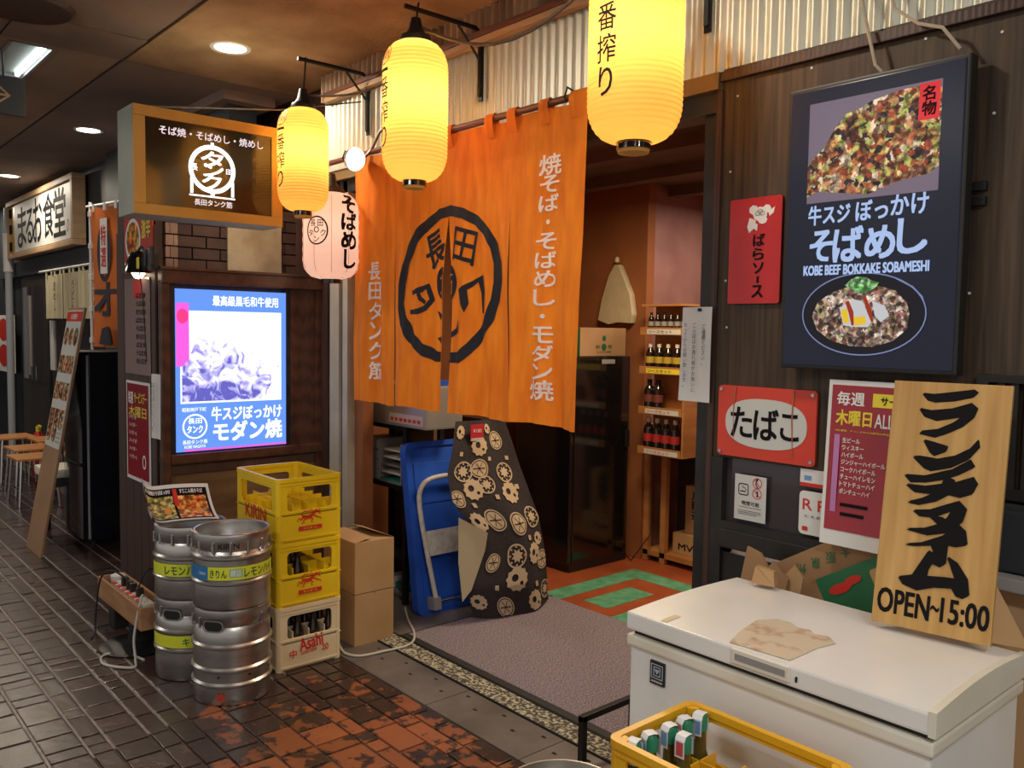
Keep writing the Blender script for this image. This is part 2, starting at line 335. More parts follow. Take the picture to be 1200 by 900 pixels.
# --- flat print: text, polygons and strokes in a local (x,z) plane facing -y
_glyph = {}
def glyph(s, bold):
    k = (s, bold)
    if k not in _glyph:
        cu = bpy.data.curves.new('t', 'FONT'); cu.body = s; cu.size = 1; cu.offset = bold; cu.resolution_u = 3; cu.fill_mode = 'FRONT'
        o = bpy.data.objects.new('t', cu); C.objects.link(o); dg = bpy.context.evaluated_depsgraph_get()
        me = o.evaluated_get(dg).to_mesh()
        v = [(q.co.x, q.co.y) for q in me.vertices]; f = [tuple(p.vertices) for p in me.polygons]
        bpy.data.objects.remove(o); bpy.data.curves.remove(cu); _glyph[k] = (v, f)
    return _glyph[k]
class Ink:
    def __init__(s): s.v = []; s.f = []; s.k = 0
    def _add(s, v, f): n = len(s.v); b = s.k; s.k += 1; s.v += [(q[0], q[1], b+(q[2] if len(q) > 2 else 0)) for q in v]; s.f += [tuple(n+i for i in q) for q in f]; return s
    def t(s, text, x0, z0, x1, z1, vert=False, bold=.004, rot=0, keep=False):
        sh = None
        if bold > .014:
            sh = min(bold, .075)*.8; bold = 0
        if vert:
            v = []; f = []
            for i, ch in enumerate(text):
                gv, gf = glyph(ch, bold)
                if not gv: continue
                if ch in 'ー~〜': gv = [(.5+(y-.35), .35-(x-.5)) for x, y in gv]
                n = len(v); v += [(x, y-i) for x, y in gv]; f += [tuple(n+a for a in q) for q in gf]
        else: v, f = glyph(text, bold); v = list(v)
        if not v: return s
        ax = min(p[0] for p in v); bx = max(p[0] for p in v); az = min(p[1] for p in v); bz = max(p[1] for p in v)
        sx = (x1-x0)/max(bx-ax, 1e-6); sz = (z1-z0)/max(bz-az, 1e-6)
        if keep: sx = sz = min(sx, sz)
        cx, cz = (x0+x1)/2, (z0+z1)/2; mx, mz = (ax+bx)/2, (az+bz)/2; c_, s_ = math.cos(rot), math.sin(rot)
        o = []
        for x, z in v:
            a, b = (x-mx)*sx, (z-mz)*sz; o.append((cx+a*c_-b*s_, cz+a*s_+b*c_))
        if sh:
            em = min(x1-x0, z1-z0) if not vert else abs(x1-x0)
            em = em/1.0; d = sh*em
            for i, (dx, dz) in enumerate(((-1, -1), (1, -1), (1, 1), (-1, 1), (0, 0))):
                s._add([(a+dx*d*.7, b+dz*d*.7) for a, b in o], f)
            return s
        return s._add(o, f)
    def poly(s, *loops):
        fl = [tuple(p) for l in loops for p in l]
        return s._add(fl, [tuple(q) for q in tessellate_polygon([[Vector((p[0], p[1], 0)) for p in l] for l in loops])])
    def rect(s, x0, z0, x1, z1): return s.poly([(x0, z0), (x1, z0), (x1, z1), (x0, z1)])
    def ring(s, cx, cz, rx, rz, w_, n=32): return s.poly(circ(cx, cz, rx, rz, n), circ(cx, cz, rx-w_, rz-w_, n))
    def stroke(s, pts, w_):
        L_, Rr = [], []
        for i, p in enumerate(pts):
            a = pts[max(i-1, 0)]; b = pts[min(i+1, len(pts)-1)]; d = Vector((b[0]-a[0], b[1]-a[1])).normalized()
            ww = (w_[i] if isinstance(w_, (list, tuple)) else w_)/2
            L_.append((p[0]-d.y*ww, p[1]+d.x*ww)); Rr.append((p[0]+d.y*ww, p[1]-d.x*ww))
        n = len(pts); return s._add(L_+Rr, [(i, i+1, n+i+1, n+i) for i in range(n-1)])
    def cutgrid(s, step, axes=(0, 1)):
        bm = bmesh.new(); vv = [bm.verts.new(q) for q in s.v]
        for q in s.f:
            try: bm.faces.new([vv[i] for i in q])
            except ValueError: pass
        for a in axes:
            lo = min(v.co[a] for v in bm.verts); hi = max(v.co[a] for v in bm.verts); k = math.ceil(lo/step)
            no = Vector((1, 0, 0)) if a == 0 else Vector((0, 1, 0))
            while k*step < hi:
                bmesh.ops.bisect_plane(bm, geom=bm.verts[:]+bm.edges[:]+bm.faces[:], plane_co=no*(k*step), plane_no=no); k += 1
        bm.verts.index_update(); s.v = [v.co[:] for v in bm.verts]; s.f = [tuple(v.index for v in f.verts) for f in bm.faces]; bm.free(); return s
    def build(s, name, mt, parent=None, y=-.001, fn=None, sup_=False):
        fn = fn or (lambda x, z: (x, y, z))
        def at(q):
            p = Vector(fn(q[0], q[1]))
            if q[2] > 0:
                n_ = (Vector(fn(q[0]+.002, q[1]))-p).cross(Vector(fn(q[0], q[1]+.002))-p).normalized(); p = p+n_*(min(q[2]*.00003, .0018))
            return p[:]
        me = bpy.data.meshes.new(name); me.from_pydata([at(q) for q in s.v], [], s.f); me.materials.append(mt)
        o = bpy.data.objects.new(name, me); C.objects.link(o)
        if parent: o.parent = parent
        return o
def thing(name, label, cat, loc=(0, 0, 0), rotz=0, group=None, rot=None):
    o = bpy.data.objects.new(name, None); C.objects.link(o); o.empty_display_size = .1
    o.location = loc; o.rotation_euler = rot or (0, 0, rotz); o['label'] = label; o['category'] = cat
    if group: o['group'] = group
    return o
def tag(o, label, cat, group=None):
    o['label'] = label; o['category'] = cat
    if group: o['group'] = group
    return o
def struct(o): o['kind'] = 'structure'; return o
def copy_tree(o, parent=None):
    c = o.copy(); C.objects.link(c)
    if parent: c.parent = parent
    for ch in list(o.children): copy_tree(ch, c)
    return c

# ================================================================== SETTING
# ---- street floor of brick pavers
fl = struct(MB().box(-16, 3, -3.2, 2.5, -.12, -.008).build('floor', m['grout']))
YR = [.727, .868, .947, 1.084, 1.163, 1.25, 1.392, 1.535, 1.69, 1.76, 1.885, 1.975, 2.062]
y = .727
while y > -3.1:
    for d in (.141, .079):
        y -= d; YR.insert(0, y)
bricks = []
for j in range(len(YR)-1):
    ya, yb = YR[j], YR[j+1]; x = -13.0-random.random()*.2
    while x < 2.4:
        L_ = random.choice((.085, .14, .14, .155, .21)) if yb-ya > .1 else random.choice((.085, .085, .14, .2, .2))
        bricks.append((x, x+L_, ya, yb)); x += L_
import heapq
def vis(b):
    cx, cy = (b[0]+b[1])/2, (b[2]+b[3])/2; d = Vector((cx, cy, -1.6)); z = d.dot(fw)
    if z < .3: return 0
    u, v = 600+1000*d.dot(r1)/z, 450-1000*d.dot(u1)/z
    if not (-20 < u < 1210 and v < 915): return 0
    if cx > -2.0: return 0
    if cy > 1.6 and cx < -3.6: return 0
    return 1/z
near = set(sorted(range(len(bricks)), key=lambda i: -vis(bricks[i]))[:300])
g_ = .005
rest = MB()
for i, (xa, xb, ya, yb) in enumerate(bricks):
    h = random.uniform(-.002, .0015)
    if i in near:
        mb = MB().box(xa+g_-(xa+xb)/2, xb-g_-(xa+xb)/2, ya+g_-(ya+yb)/2, yb-g_-(ya+yb)/2, -.02, h, b=.004)
        mb.build('brick', m['brick'], fl, loc=((xa+xb)/2, (ya+yb)/2, 0))
    else: rest.box(xa+g_, xb-g_, ya+g_, yb-g_, -.02, h)
o = rest.build('brick_paving', m['brick'], fl); o['kind'] = 'stuff'
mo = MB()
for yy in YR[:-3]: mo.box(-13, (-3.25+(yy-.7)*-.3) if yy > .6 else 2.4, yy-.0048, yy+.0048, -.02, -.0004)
o = mo.build('mortar_sheen', m['mortar'], fl); o['kind'] = 'stuff'
# steel drain covers along the shop front
for k in range(-8, 5):
    xa = -3.49+k*.6
    if xa > 1.5: break
    p_ = MB()
    holes = []
    for q in range(5):
        hx = xa+.05+q*.12; hy = 2.262 if (q+k) % 2 else 2.203
        holes.append([(hx-.011, hy-.007), (hx+.011, hy-.007), (hx+.011, hy+.007), (hx-.011, hy+.007)])
    p_.plate([[(xa+.002, 2.068), (xa+.598, 2.068), (xa+.598, 2.308), (xa+.002, 2.308)]]+holes, -.02, .001, 'z')
    p_.build('drain_cover', m['plate'], fl)
MB().box(-9, 3, 2.318, 2.43, -.02, .004, b=.002).build('aggregate_strip', m['gravel'], fl)
MB().box(-9, 3, 2.310, 2.3165, -.02, .008).box(-9, 3, 2.432, 2.438, -.02, .007).build('threshold_rail', m['steeld'], fl)
MB().box(-9, 3, 2.438, 2.5, -.02, -.001).build('threshold_slab', m['plate'], fl)
# ---- shop interior floor
sf = struct(MB().box(-5.2, -.2, 2.5, 5.4, -.12, -.002).build('floor_shop', m['redfloor']))
gp = MB()
def frame2(x0, x1, y0, y1, w_, z=0.0):
    gp.box(x0, x1, y0, y0+w_, -.01, z).box(x0, x1, y1-w_, y1, -.01, z).box(x0, x0+w_, y0+w_, y1-w_, -.01, z).box(x1-w_, x1, y0+w_, y1-w_, -.01, z)
frame2(-3.72, -3.0, 3.2, 4.38, .155)
gp.box(-3.46, -3.27, 3.62, 4.04, -.01, 0)
gp.build('painted_frame', m['greenpaint'], sf)
MB().box(-4.6, -3.64, 2.5, 3.5, -.01, 0).build('dark_floor_patch', m['plate'], sf)
# ---- ceiling of the passage
ce = struct(MB().box(-16, 3, -3.2, 2.72, 3.065, 3.2).build('ceiling', m['seam']))
def cpanel(x0, x1, y0, y1, mt, z=3.05): MB().box(x0, x1, y0, y1, z, 3.08).build('ceiling_panel', m[mt], ce)
for (xa, xb, ma, mb_) in ((-15.9, -12.3, 'conc', 'concdark'), (-12.29, -8.7, 'concdark', 'concdark'), (-8.69, -5.06, 'concdark', 'concdark')):
    cpanel(xa, xb, 1.54, 2.6, mb_); cpanel(xa, xb, 1.25, 1.52, 'conc'); cpanel(xa, xb, -.2, .93, 'conc'); cpanel(xa, xb, -3.1, -.21, 'conc')
    if xb < -6: cpanel(xa, xb, .94, 1.25, 'conc')
cpanel(-8.69, -5.86, .94, 1.25, 'conc'); cpanel(-5.10, -5.06, .94, 1.25, 'conc'); cpanel(-5.86, -5.10, .94, .99, 'conc'); cpanel(-5.86, -5.10, 1.2, 1.25, 'conc')
cpanel(-5.05, -3.0, 1.54, 2.6, 'concb'); cpanel(-2.995, 2.9, 1.54, 2.48, 'concb')
cpanel(-5.05, -4.62, .94, 1.52, 'concdark', 3.045); cpanel(-4.61, -2.5, .94, 1.52, 'concdark'); cpanel(-2.49, 2.9, .94, 1.52, 'conc')
cpanel(-5.05, -4.62, -3.1, .93, 'concdark', 3.045); cpanel(-4.61, 2.9, -3.1, .93, 'concb')
# dropped boxing above the booth
struct(MB().box(-6.9, -5.2, 2.16, 2.5, 2.99, 3.05).build('trim_1', m['concdark']))
# ---- front wall
fw_ = struct(MB().box(-1.78, 2.9, 2.5, 2.56, 1.17, 2.5).build('wall_front', m['woodwall']))
MB().box(-1.78, 2.9, 2.5, 2.56, 0, .84).build('lower_panel', m['black'], fw_)
MB().box(-.93, 2.9, 2.501, 2.56, .84, 1.17).build('side_panel', m['black'], fw_)
MB().box(-1.2, -1.12, 2.5, 2.56, .84, 1.17).build('mullion', m['black'], fw_)
# wall screws
sc = MB()
for x, z in [(-1.72, 2.4), (-1.45, 2.435), (-1.1, 2.44), (-1.74, 2.15), (-1.745, 1.78), (-1.735, 1.62), (-.9, 2.41), (-.95, 1.72), (-.91, 2.2), (-.99, 1.98)]:
    sc.cyl((x, 2.5, z), (x, 2.497, z), .004, seg=8)
sc.build('screw', m['cap'], fw_)['kind'] = 'stuff'
def corr(x0, x1, z0, z1, y0, amp, pitch, mt, name, parent=None):
    n = int((x1-x0)/pitch*12); mb = MB()
    mb.grid(n, 1, lambda u, v: (x0+(x1-x0)*u, y0-amp*math.cos(2*PI*(x1-x0)*u/pitch), z0+(z1-z0)*v))
    o = mb.build(name, m[mt], parent, smooth=True); o.data.set_sharp_from_angle(angle=R(80)); return o
up = struct(MB().box(-4.62, 2.9, 2.535, 2.58, 2.49, 3.05).build('wall_upper', m['seam']))
corr(-4.56, 2.9, 2.487, 2.94, 2.515, .009, .05, 'galv', 'corrugated_sheet', up)
corr(-4.56, 2.9, 2.9, 3.05, 2.49, .012, .05, 'galvold', 'corrugated_strip', up)
MB().box(-4.5, 2.9, 2.455, 2.475, 2.915, 2.94, b=.004).build('rail', m['rod'], up)
MB().box(-4.5, 2.9, 2.462, 2.5, 2.885, 2.913).build('batten', m['signwood'], up)
struct(MB().box(-1.80, 2.9, 2.478, 2.5, 2.455, 2.487, b=.003).build('trim_2', m['boothv']))
struct(MB().box(-4.56, -1.78, 2.47, 2.56, 2.43, 2.487).build('trim_3', m['track']))
struct(MB().box(-4.56, -1.78, 2.5, 2.6, 2.36, 2.43).build('trim_4', m['black']))
for yy, zz in ((2.485, 2.415), (2.485, 2.39)):
    pass
# door posts
struct(MB().box(-1.865, -1.80, 2.52, 2.62, 0, 2.43).build('trim_5', m['black']))
struct(MB().box(-1.80, -1.775, 2.49, 2.58, 0, 2.43).build('trim_6', m['boothv']))
struct(MB().box(-1.77, -1.725, 2.485, 2.56, 0, 1.17).build('trim_7', m['black']))
# serving window
wn = struct(MB().box(-1.725, -.93, 2.475, 2.5, .86, .925, b=.004).box(-1.725, -.93, 2.485, 2.52, .925, .95).build('window_1', m['black']))
MB().box(-1.725, -1.2, 2.515, 2.52, .93, 1.17).build('window_pane', m['glassdim'], wn)
MB().box(-1.12, -.93, 2.515, 2.52, .93, 1.17).build('window_pane', m['glassdim'], wn)
# ---- shop interior walls
struct(MB().box(-5.2, -3.86, 4.6, 4.68, 0, 2.7).build('wall_shop_orange', m['orangewall']))
struct(MB().box(-4.2, -.2, 5.3, 5.38, 0, 2.8).build('wall_shop_back', m['pink']))
struct(MB().box(-3.94, -3.86, 4.68, 5.3, 0, 2.8).build('wall_shop_return', m['pink']))
struct(MB().box(-5.2, -5.12, 2.58, 4.6, 0, 2.7).build('wall_shop_left', m['orangewall']))
struct(MB().box(-.28, -.2, 2.56, 5.3, 0, 2.7).build('wall_shop_right', m['orangewall']))
ci = struct(MB().box(-5.2, -.2, 2.56, 5.38, 2.62, 2.7).build('ceiling_shop', m['intceil']))
for k in range(4): MB().box(-5.1, -.3, 2.95+k*.62, 3.05+k*.62, 2.55, 2.62).build('ceiling_beam', m['intceil'], ci)
struct(MB().box(-4.64, -4.05, 3.3, 3.36, 0, 1.05).build('wall_shop_low', m['boothv']))
struct(MB().box(-4.6, -4.16, 3.02, 3.06, 0, 1.2).build('wall_shop_wood', m['panel']))
# ---- posts on the left of the doorway
struct(MB().box(-4.6, -4.5, 2.49, 2.62, 0, 2.49).build('trim_8', m['boothv']))
pp = struct(MB().box(-4.49, -4.385, 2.5, 2.6, 0, 2.49).build('trim_9', m['pvc']))
MB().box(-4.383, -4.345, 2.52, 2.56, 0, 2.43).build('dark_strip', m['black'], pp)
MB().box(-4.345, -4.29, 2.5, 2.56, 0, 2.43, b=.004).build('pale_strip', m['pvc'], pp)
struct(MB().box(-4.285, -4.2, 2.55, 2.62, 0, 2.43).build('trim_10', m['orangewall']))
# ---- menu booth left of the doorway
BX = -4.6
bt = struct(MB().box(-5.3, BX-.02, 1.58, 2.62, 0, 1.86).build('wall_booth', m['boothv']))
MB().box(-5.3, -4.66, 1.565, 1.6, 0, 2.3).build('street_board', m['boothv'], bt)
for k in range(5): MB().box(-5.297+k*.13, -5.172+k*.13, 1.556, 1.566, 0, 2.12).build('board', m['boothv'], bt)
MB().box(BX-.02, BX+.03, 1.56, 1.605, 0, 1.83, b=.004).build('corner_post', m['booth'], bt)
MB().box(BX-.02, BX+.045, 1.56, 2.5, 1.815, 1.885, b=.006).build('top_beam', m['booth'], bt)
MB().box(BX-.02, BX+.055, 1.55, 2.52, 1.885, 1.9).build('beam_cap', m['booth'], bt)
MB().box(BX-.02, BX+.04, 1.605, 2.5, .855, .905, b=.005).build('bottom_rail', m['booth'], bt)
MB().box(BX-.02, BX+.03, 2.455, 2.5, 0, 1.815, b=.004).build('corner_post', m['booth'], bt)
MB().box(BX-.02, BX+.012, 2.30, 2.455, .905, 1.815).build('wood_panel', m['booth'], bt)
MB().box(BX-.02, BX+.002, 1.605, 1.64, .905, 1.815).box(BX-.02, BX+.002, 2.265, 2.3, .905, 1.815).build('dark_surround', m['black'], bt)
MB().box(BX-.02, BX+.008, 1.605, 2.455, .02, .855).build('lower_panel', m['panel'], bt)
MB().box(BX-.02, BX+.02, 1.605, 2.455, .80, .845).build('moulding', m['boothv'], bt)
# brickwork above the booth
bw = struct(MB().box(-5.25, -4.84, 1.66, 2.7, 1.86, 2.5).build('wall_booth_upper', m['boothv']))
m['brickdark'] = M('dark brown wall brick', (.035, .016, .012), .5, col2=(.06, .028, .02), scale=12, rand=.3)
m['bricklight'] = M('worn wall brick', (.2, .11, .08), .6, col2=(.28, .16, .11), scale=12, rand=.2)
for r_ in range(8):
    z0 = 1.9+r_*.065; off = (r_ % 2)*.08
    for k in range(7):
        ya = 1.735+k*.16-off; yb = ya+.152
        ya, yb = max(ya, 1.735), min(yb, 2.68)
        if yb-ya < .02: continue
        MB().box(-4.84, -4.8, ya, yb, z0+.003, z0+.060).build('brick', m['brickdark'], bw)
    ya = 1.66
    for k in range(2):
        L_ = (.045, .025)[(k+r_) % 2]; MB().box(-4.84, -4.785, ya, ya+L_-.003, z0+.003, z0+.060).build('brick', m['bricklight'], bw); ya += L_
MB().box(-4.8, -4.785, 2.01, 2.34, 1.9, 2.45).build('cream_board', m['tilecream'], bw)
MB().box(-4.8, -4.77, 2.44, 2.6, 1.9, 2.5).build('dark_board', m['boothv'], bw)
struct(MB().box(-6.2, -4.55, 2.62, 2.7, 0, 3.05).build('wall_booth_back', m['boothv']))
# ---- far end and opposite side of the passage
struct(MB().box(-16.1, -16, -3.2, 2.6, 0, 3.2).build('wall_far', m['darkblue']))
lw = struct(MB().box(-16, -5.3, 2.32, 2.42, 0, 3.06).build('wall_left', m['darkblue']))
MB().box(-12.6, -8.2, 2.26, 2.32, 2.13, 2.3).build('lintel', m['darkblue'], lw)
for x in (-12.0, -10.12, -9.05, -8.0): MB().box(x-.05, x+.05, 2.27, 2.32, 0, 2.13).build('post', m['black'], lw)
struct(MB().box(-7.9, -5.3, 2.24, 2.32, 0, 3.05).build('wall_left_dark', m['darkblue']))

# ================================================================== LEFT: NEIGHBOUR RESTAURANT
d1 = struct(MB().box(-11.4, -10.2, 2.285, 2.3, .05, 2.1).build('door_1', m['door']))
for xa, xb in ((-11.3, -10.85), (-10.72, -10.3)): MB().box(xa, xb, 2.275, 2.286, .95, 2.0).build('door_pane', m['glassdim'], d1)
MB().box(-10.98, -10.9, 2.26, 2.276, 1.0, 1.9).build('door_notice', m['frost'], d1)
MB().box(-10.83, -10.8, 2.25, 2.28, .95, 1.1).build('door_handle', m['chrome'], d1)
d2 = struct(MB().box(-10.02, -8.1, 2.285, 2.3, .05, 2.1).build('door_2', m['door']))
for xa in (-9.95, -9.5, -8.95, -8.5): MB().box(xa, xa+.35, 2.275, 2.286, .85, 2.0).build('door_pane', m['glassdim'], d2)
MB().box(-10.0, -9.85, 2.262, 2.28, 1.1, 1.62).build('door_notice', m['signpaper'], d2)
t = thing('shop_sign', 'wooden framed white sign with black brush characters above the neighbouring restaurant', 'sign', (-10.1, 2.2, 2.33))
MB().box(-1.52, 1.37, -.02, .1, 0, .055, b=.01).box(-1.52, 1.37, -.02, .1, .61, .665, b=.01).box(-1.52, -1.46, -.02, .1, .055, .61, b=.01).box(1.3, 1.37, -.02, .1, .055, .61, b=.01).build('frame', m['signwood'], t)
MB().box(-1.46, 1.3, .02, .09, .055, .61).build('backing', m['kraft'], t)
MB().box(-1.2, 1.22, .008, .022, .07, .6).build('sign_face', m['signpaper'], t)
k_ = Ink(); k_.t('ま', -1.03, .11, -.62, .55, bold=.02); k_.t('る', -.62, .13, -.28, .5, bold=.02); k_.t('お', -.28, .12, .1, .58, bold=.02); k_.t('食', .16, .14, .58, .58, bold=.02); k_.t('堂', .58, .12, 1.02, .58, bold=.02)
k_.build('lettering', m['ink'], t, y=.006)
Ink().ring(1.1, .2, .035, .06, .01, 16).build('red_seal', m['redink'], t, y=.006)
MB().box(-1.44, -1.40, -.0, .02, .1, .2).box(-1.44, -1.40, 0, .02, .3, .4).box(-1.44, -1.4, 0, .02, .48, .58).build('dark_notch', m['ink'], t)
t = thing('short_noren', 'pale unbleached short curtain strips hanging over the neighbouring restaurant door', 'curtain', (-8.75, 2.22, 1.64))
MB().cyl((-1.45, 0, .49), (.95, 0, .49), .012, seg=8).build('rod', m['white'], t)
for k in range(6):
    x0 = -1.2+k*.34
    mb = MB(); mb.grid(10, 4, lambda u, v: (x0+.32*u, .012*math.sin(u*9+k)-.01*math.sin(u*23), .44*v))
    st = mb.build('curtain_strip', m['hemp'], t, smooth=True)
    if k in (1, 3, 5): Ink().t(('酒めし', 'うどん', 'おでん')[k//2], x0+.12, .08, x0+.2, .36, vert=True, bold=.02).build('lettering', m['ink'], t, y=-.035)
    MB().box(x0+.03, x0+.07, -.006, .004, .43, .5).box(x0+.24, x0+.28, -.006, .004, .43, .5).build('loop', m['hemp'], t)
# far wall poster and white lamp tube column at the left edge
t = thing('far_poster', 'white poster with two red dishes on the dark wall at the left frame edge', 'poster', (-12.25, 2.24, .98))
MB().box(-.75, .6, 0, .02, 0, .7).build('sheet', m['paper'], t)
Ink().poly(circ(.05, .52, .3, .14)).poly(circ(.05, .2, .3, .14)).build('dish_print', m['redink'], t, y=-.002)
t = thing('pale_pole', 'pale shiny vertical pole standing beside the dark restaurant door', 'pole', (-11.62, 2.2, .34))
MB().cyl((0, 0, -.34), (0, 0, 2.6), .04, seg=14).build('shaft', m['greystrip'], t, smooth=True)
MB().cyl((0, 0, 1.85), (0, 0, 2.3), .055, seg=14).build('bracket', m['white'], t, smooth=True)
t = thing('fire_extinguisher', 'red fire extinguisher on the ground behind the orange stools', 'extinguisher', (-10.02, 2.14, 0))
MB().lathe([(.0, 0), (.07, 0), (.075, .02), (.075, .36), (.04, .43), (.025, .45)], seg=18).build('cylinder_body', m['red'], t, smooth=True)
MB().lathe([(.025, .45), (.025, .5), (0, .5)], seg=10).box(-.01, .09, -.012, .012, .5, .52).build('valve', m['yprint'], t)
# stools and chair
def stool(x, y, z, rz, label, back=False):
    t = thing('stool', label, 'stool' if not back else 'chair', (x, y, 0), R(rz), 'orange plywood seats by the neighbouring door')
    MB().box(-.19, .19, -.17, .17, z-.022, z, b=.01).build('seat', m['seatwood'], t)
    for sx in (-1, 1):
        for sy in (-1, 1): MB().tube([(sx*.15, sy*.13, z-.02), (sx*.18, sy*.16, 0)], .011, 8).build('leg', m['chrome'], t)
    MB().tube([(-.165, -.145, .15), (.165, -.145, .15)], .008, 6).tube([(-.165, .145, .15), (.165, .145, .15)], .008, 6).build('crossbar', m['chrome'], t)
    if back:
        MB().box(-.18, .18, .15, .17, z+.2, z+.4, b=.009).build('backrest', m['seatwood'], t)
        for sx in (-1, 1): MB().tube([(sx*.15, .15, z-.02), (sx*.15, .175, z+.3)], .01, 8).build('back_post', m['chrome'], t)
    return t
stool(-9.79, 1.86, .45, 4, 'orange plywood stool furthest left with its seat cut by the frame edge')
stool(-9.0, 1.84, .43, 3, 'orange plywood stool in the middle of the seats by the menu board')
stool(-8.45, 1.76, .42, 3, 'orange plywood stool directly behind the leaning menu board')
stool(-9.4, 2.12, .45, 3, 'chair with an upright orange backrest against the restaurant wall', True)
t = thing('padded_stool', 'dark framed stool with a cream padded seat behind the menu board', 'stool', (-7.4, 1.74, 0))
MB().box(-.17, .2, -.16, .16, .40, .47, b=.02).build('seat', m['cream'], t)
MB().box(-.16, .19, -.15, .15, .33, .4).build('seat_frame', m['navy'], t)
for sx in (-.15, .17):
    for sy in (-.14, .14): MB().box(sx-.015, sx+.015, sy-.015, sy+.015, 0, .34).build('leg', m['blackmetal'], t)
MB().box(-.15, .17, .13, .15, .1, .12).box(-.15, .17, .13, .15, .2, .22).build('rung', m['blackmetal'], t)
# leaning menu board
bh = 1.735
t = thing('menu_board', 'tall tan board leaning back with a photo menu of dishes on its upper half', 'signboard', (-6.6, 1.36, 0), rot=(R(-10.2), 0, 0))
MB().box(-.205, .205, 0, .016, 0, bh, b=.003).build('board', m['boardback'], t)
MB().box(-.185, .195, -.004, 0, .74, bh-.02).build('menu_sheet', m['signpaper'], t)
MB().box(-.185, .195, -.006, -.004, bh-.1, bh-.03).build('header', m['redink'], t)
Ink().t('お品書き', -.07, bh-.085, .09, bh-.045, bold=.03).build('lettering', m['wprint'], t, y=-.007)
m['dish'] = cells('printed dish photo', [(.35, .1, .04), (.6, .25, .08), (.2, .06, .03), (.65, .5, .25), (.15, .12, .05)], 45, 0)
for r_ in range(4):
    for c_ in range(3):
        x0 = -.17+c_*.122; z0 = bh-.28-r_*.19
        if r_ == 0: Ink().poly(circ(x0+.055, z0+.07, .05, .065, 20)).build('dish_photo', m['dish'], t, y=-.006)
        else: MB().box(x0, x0+.105, -.006, -.004, z0, z0+.125).build('dish_photo', m['dish'], t)
for c_ in range(2): Ink().poly(circ(-.12+c_*.13, .84, .055, .065, 20)).build('dish_photo', m['dish'], t, y=-.006)
k_ = Ink()
for q in range(5): k_.t('あいうえお', .09, .78+q*.03, .18, .795+q*.03, bold=.01)
k_.build('small_print', m['ink'], t, y=-.006)
# fridge on the passage
t = thing('street_fridge', 'tall black two-door fridge standing against the brown booth wall', 'fridge', (-6.54, 1.66, 0))
MB().box(-.5, 0, .06, .56, .03, 1.385, b=.01).build('body', m['fridgeb'], t)
def fdoor(z0, z1):
    mb = MB(); pts = [(-.5, .045), (0, .045)]
    arc = [(-.0-.5*i/14, -.035*math.sin(PI*(.12+.76*i/14))**.7+.03) for i in range(15)]
    mb.plate([[(-.5, .045)]+[(0, .045)]+arc], z0, z1, 'z'); return mb
up_d = fdoor(.60, 1.375).build('door', m['fridgeb'], t, smooth=True); lo_d = fdoor(.05, .575).build('door', m['fridgeb'], t, smooth=True)
MB().box(-.48, -.02, -.002, .04, .58, .597, b=.004).build('handle', m['blackplastic'], up_d)
MB().box(-.003, .002, .046, .06, .05, 1.37).build('door_seal', m['greystrip'], t)
MB().box(-.5, 0, -.0, .56, 1.385, 1.395, b=.004).build('top', m['blackplastic'], t)
for x in (-.45, -.05):
    for y_ in (.1, .5): MB().cyl((x, y_, 0), (x, y_, .03), .02, seg=10).build('foot', m['blackplastic'], t)
# orange banner
t = thing('banner', 'narrow orange vertical banner with dark characters behind the black fridge', 'banner', (-7.1, 1.9, 0), R(9))
mb = MB(); mb.grid(8, 16, lambda u, v: (.02+.47*u, .01*math.sin(u*5+v*4), 1.42+1.05*v)); mb.build('cloth', m['bannero'], t, smooth=True)
MB().cyl((0, 0, 0), (0, 0, 2.52), .012, seg=8).cyl((-.06, 0, 2.49), (.48, 0, 2.49), .009, seg=8).build('pole', m['white'], t, smooth=True)
MB().lathe([(0, 0), (.06, 0), (.055, .04), (.03, .06)], seg=20).build('base', m['white'], t, smooth=True)
lp = MB()
for x in (.06, .24, .42): lp.box(x, x+.03, -.014, .014, 2.44, 2.5)
for k in range(5): lp.box(-.014, .03, -.014, .014, 1.45+k*.24, 1.49+k*.24)
lp.build('loop', m['white'], t)
k_ = Ink(); k_.ring(.25, 2.13, .11, .22, .04); k_.t('オ', .08, 1.66, .42, 1.9, bold=.055).poly([(.15,1.44),(.2,1.56),(.3,1.58),(.34,1.5),(.36,1.44)])
k_.build('lettering', m['navy'], t, y=-.016)
MB().box(.2, .31, -.02, -.018, 1.97, 2.38).build('white_patch', m['whiteink'], t)
Ink().t('特選', .215, 2.02, .295, 2.33, vert=True, bold=.05).build('patch_lettering', m['redink'], t, y=-.022)
# ================================================================== BOOTH: posters, lamp
t = thing('dish_poster', 'red and yellow poster of a noodle bowl at the top of the booth corner', 'poster', (-4.86, 1.55, 1.96))
MB().box(-.27, .2, 0, .006, -.08, .24).build('sheet', m['hotred'], t)
Ink().poly(circ(-.12, .1, .13, .12, 26)).build('bowl_print', m['whiteink'], t, y=-.001)
m['soup'] = cells('printed soup photo', [(.8, .2, .03), (.75, .4, .04), (.6, .08, .02), (.85, .55, .1)], 30, 0)
Ink().poly(circ(-.12, .105, .105, .095, 26)).build('soup_print', m['soup'], t, y=-.002)
Ink().t('激辛', .03, .1, .17, .2, bold=.04).build('lettering', m['yprint'], t, y=-.002)
Ink().rect(.0, -.06, .18, .04).build('print_block', m['whiteink'], t, y=-.002)
t = thing('sleeved_menu', 'clear plastic sleeved menu sheet hanging below the black clamp lamp', 'menu', (-5.13, 1.548, 1.32))
MB().box(0, .41, 0, .005, 0, .53).build('sleeve', m['film'], t)
k_ = Ink()
for q in range(9): k_.t('焼そば定食'[q % 3:], .2, .06+q*.045, .36, .09+q*.045, bold=.02)
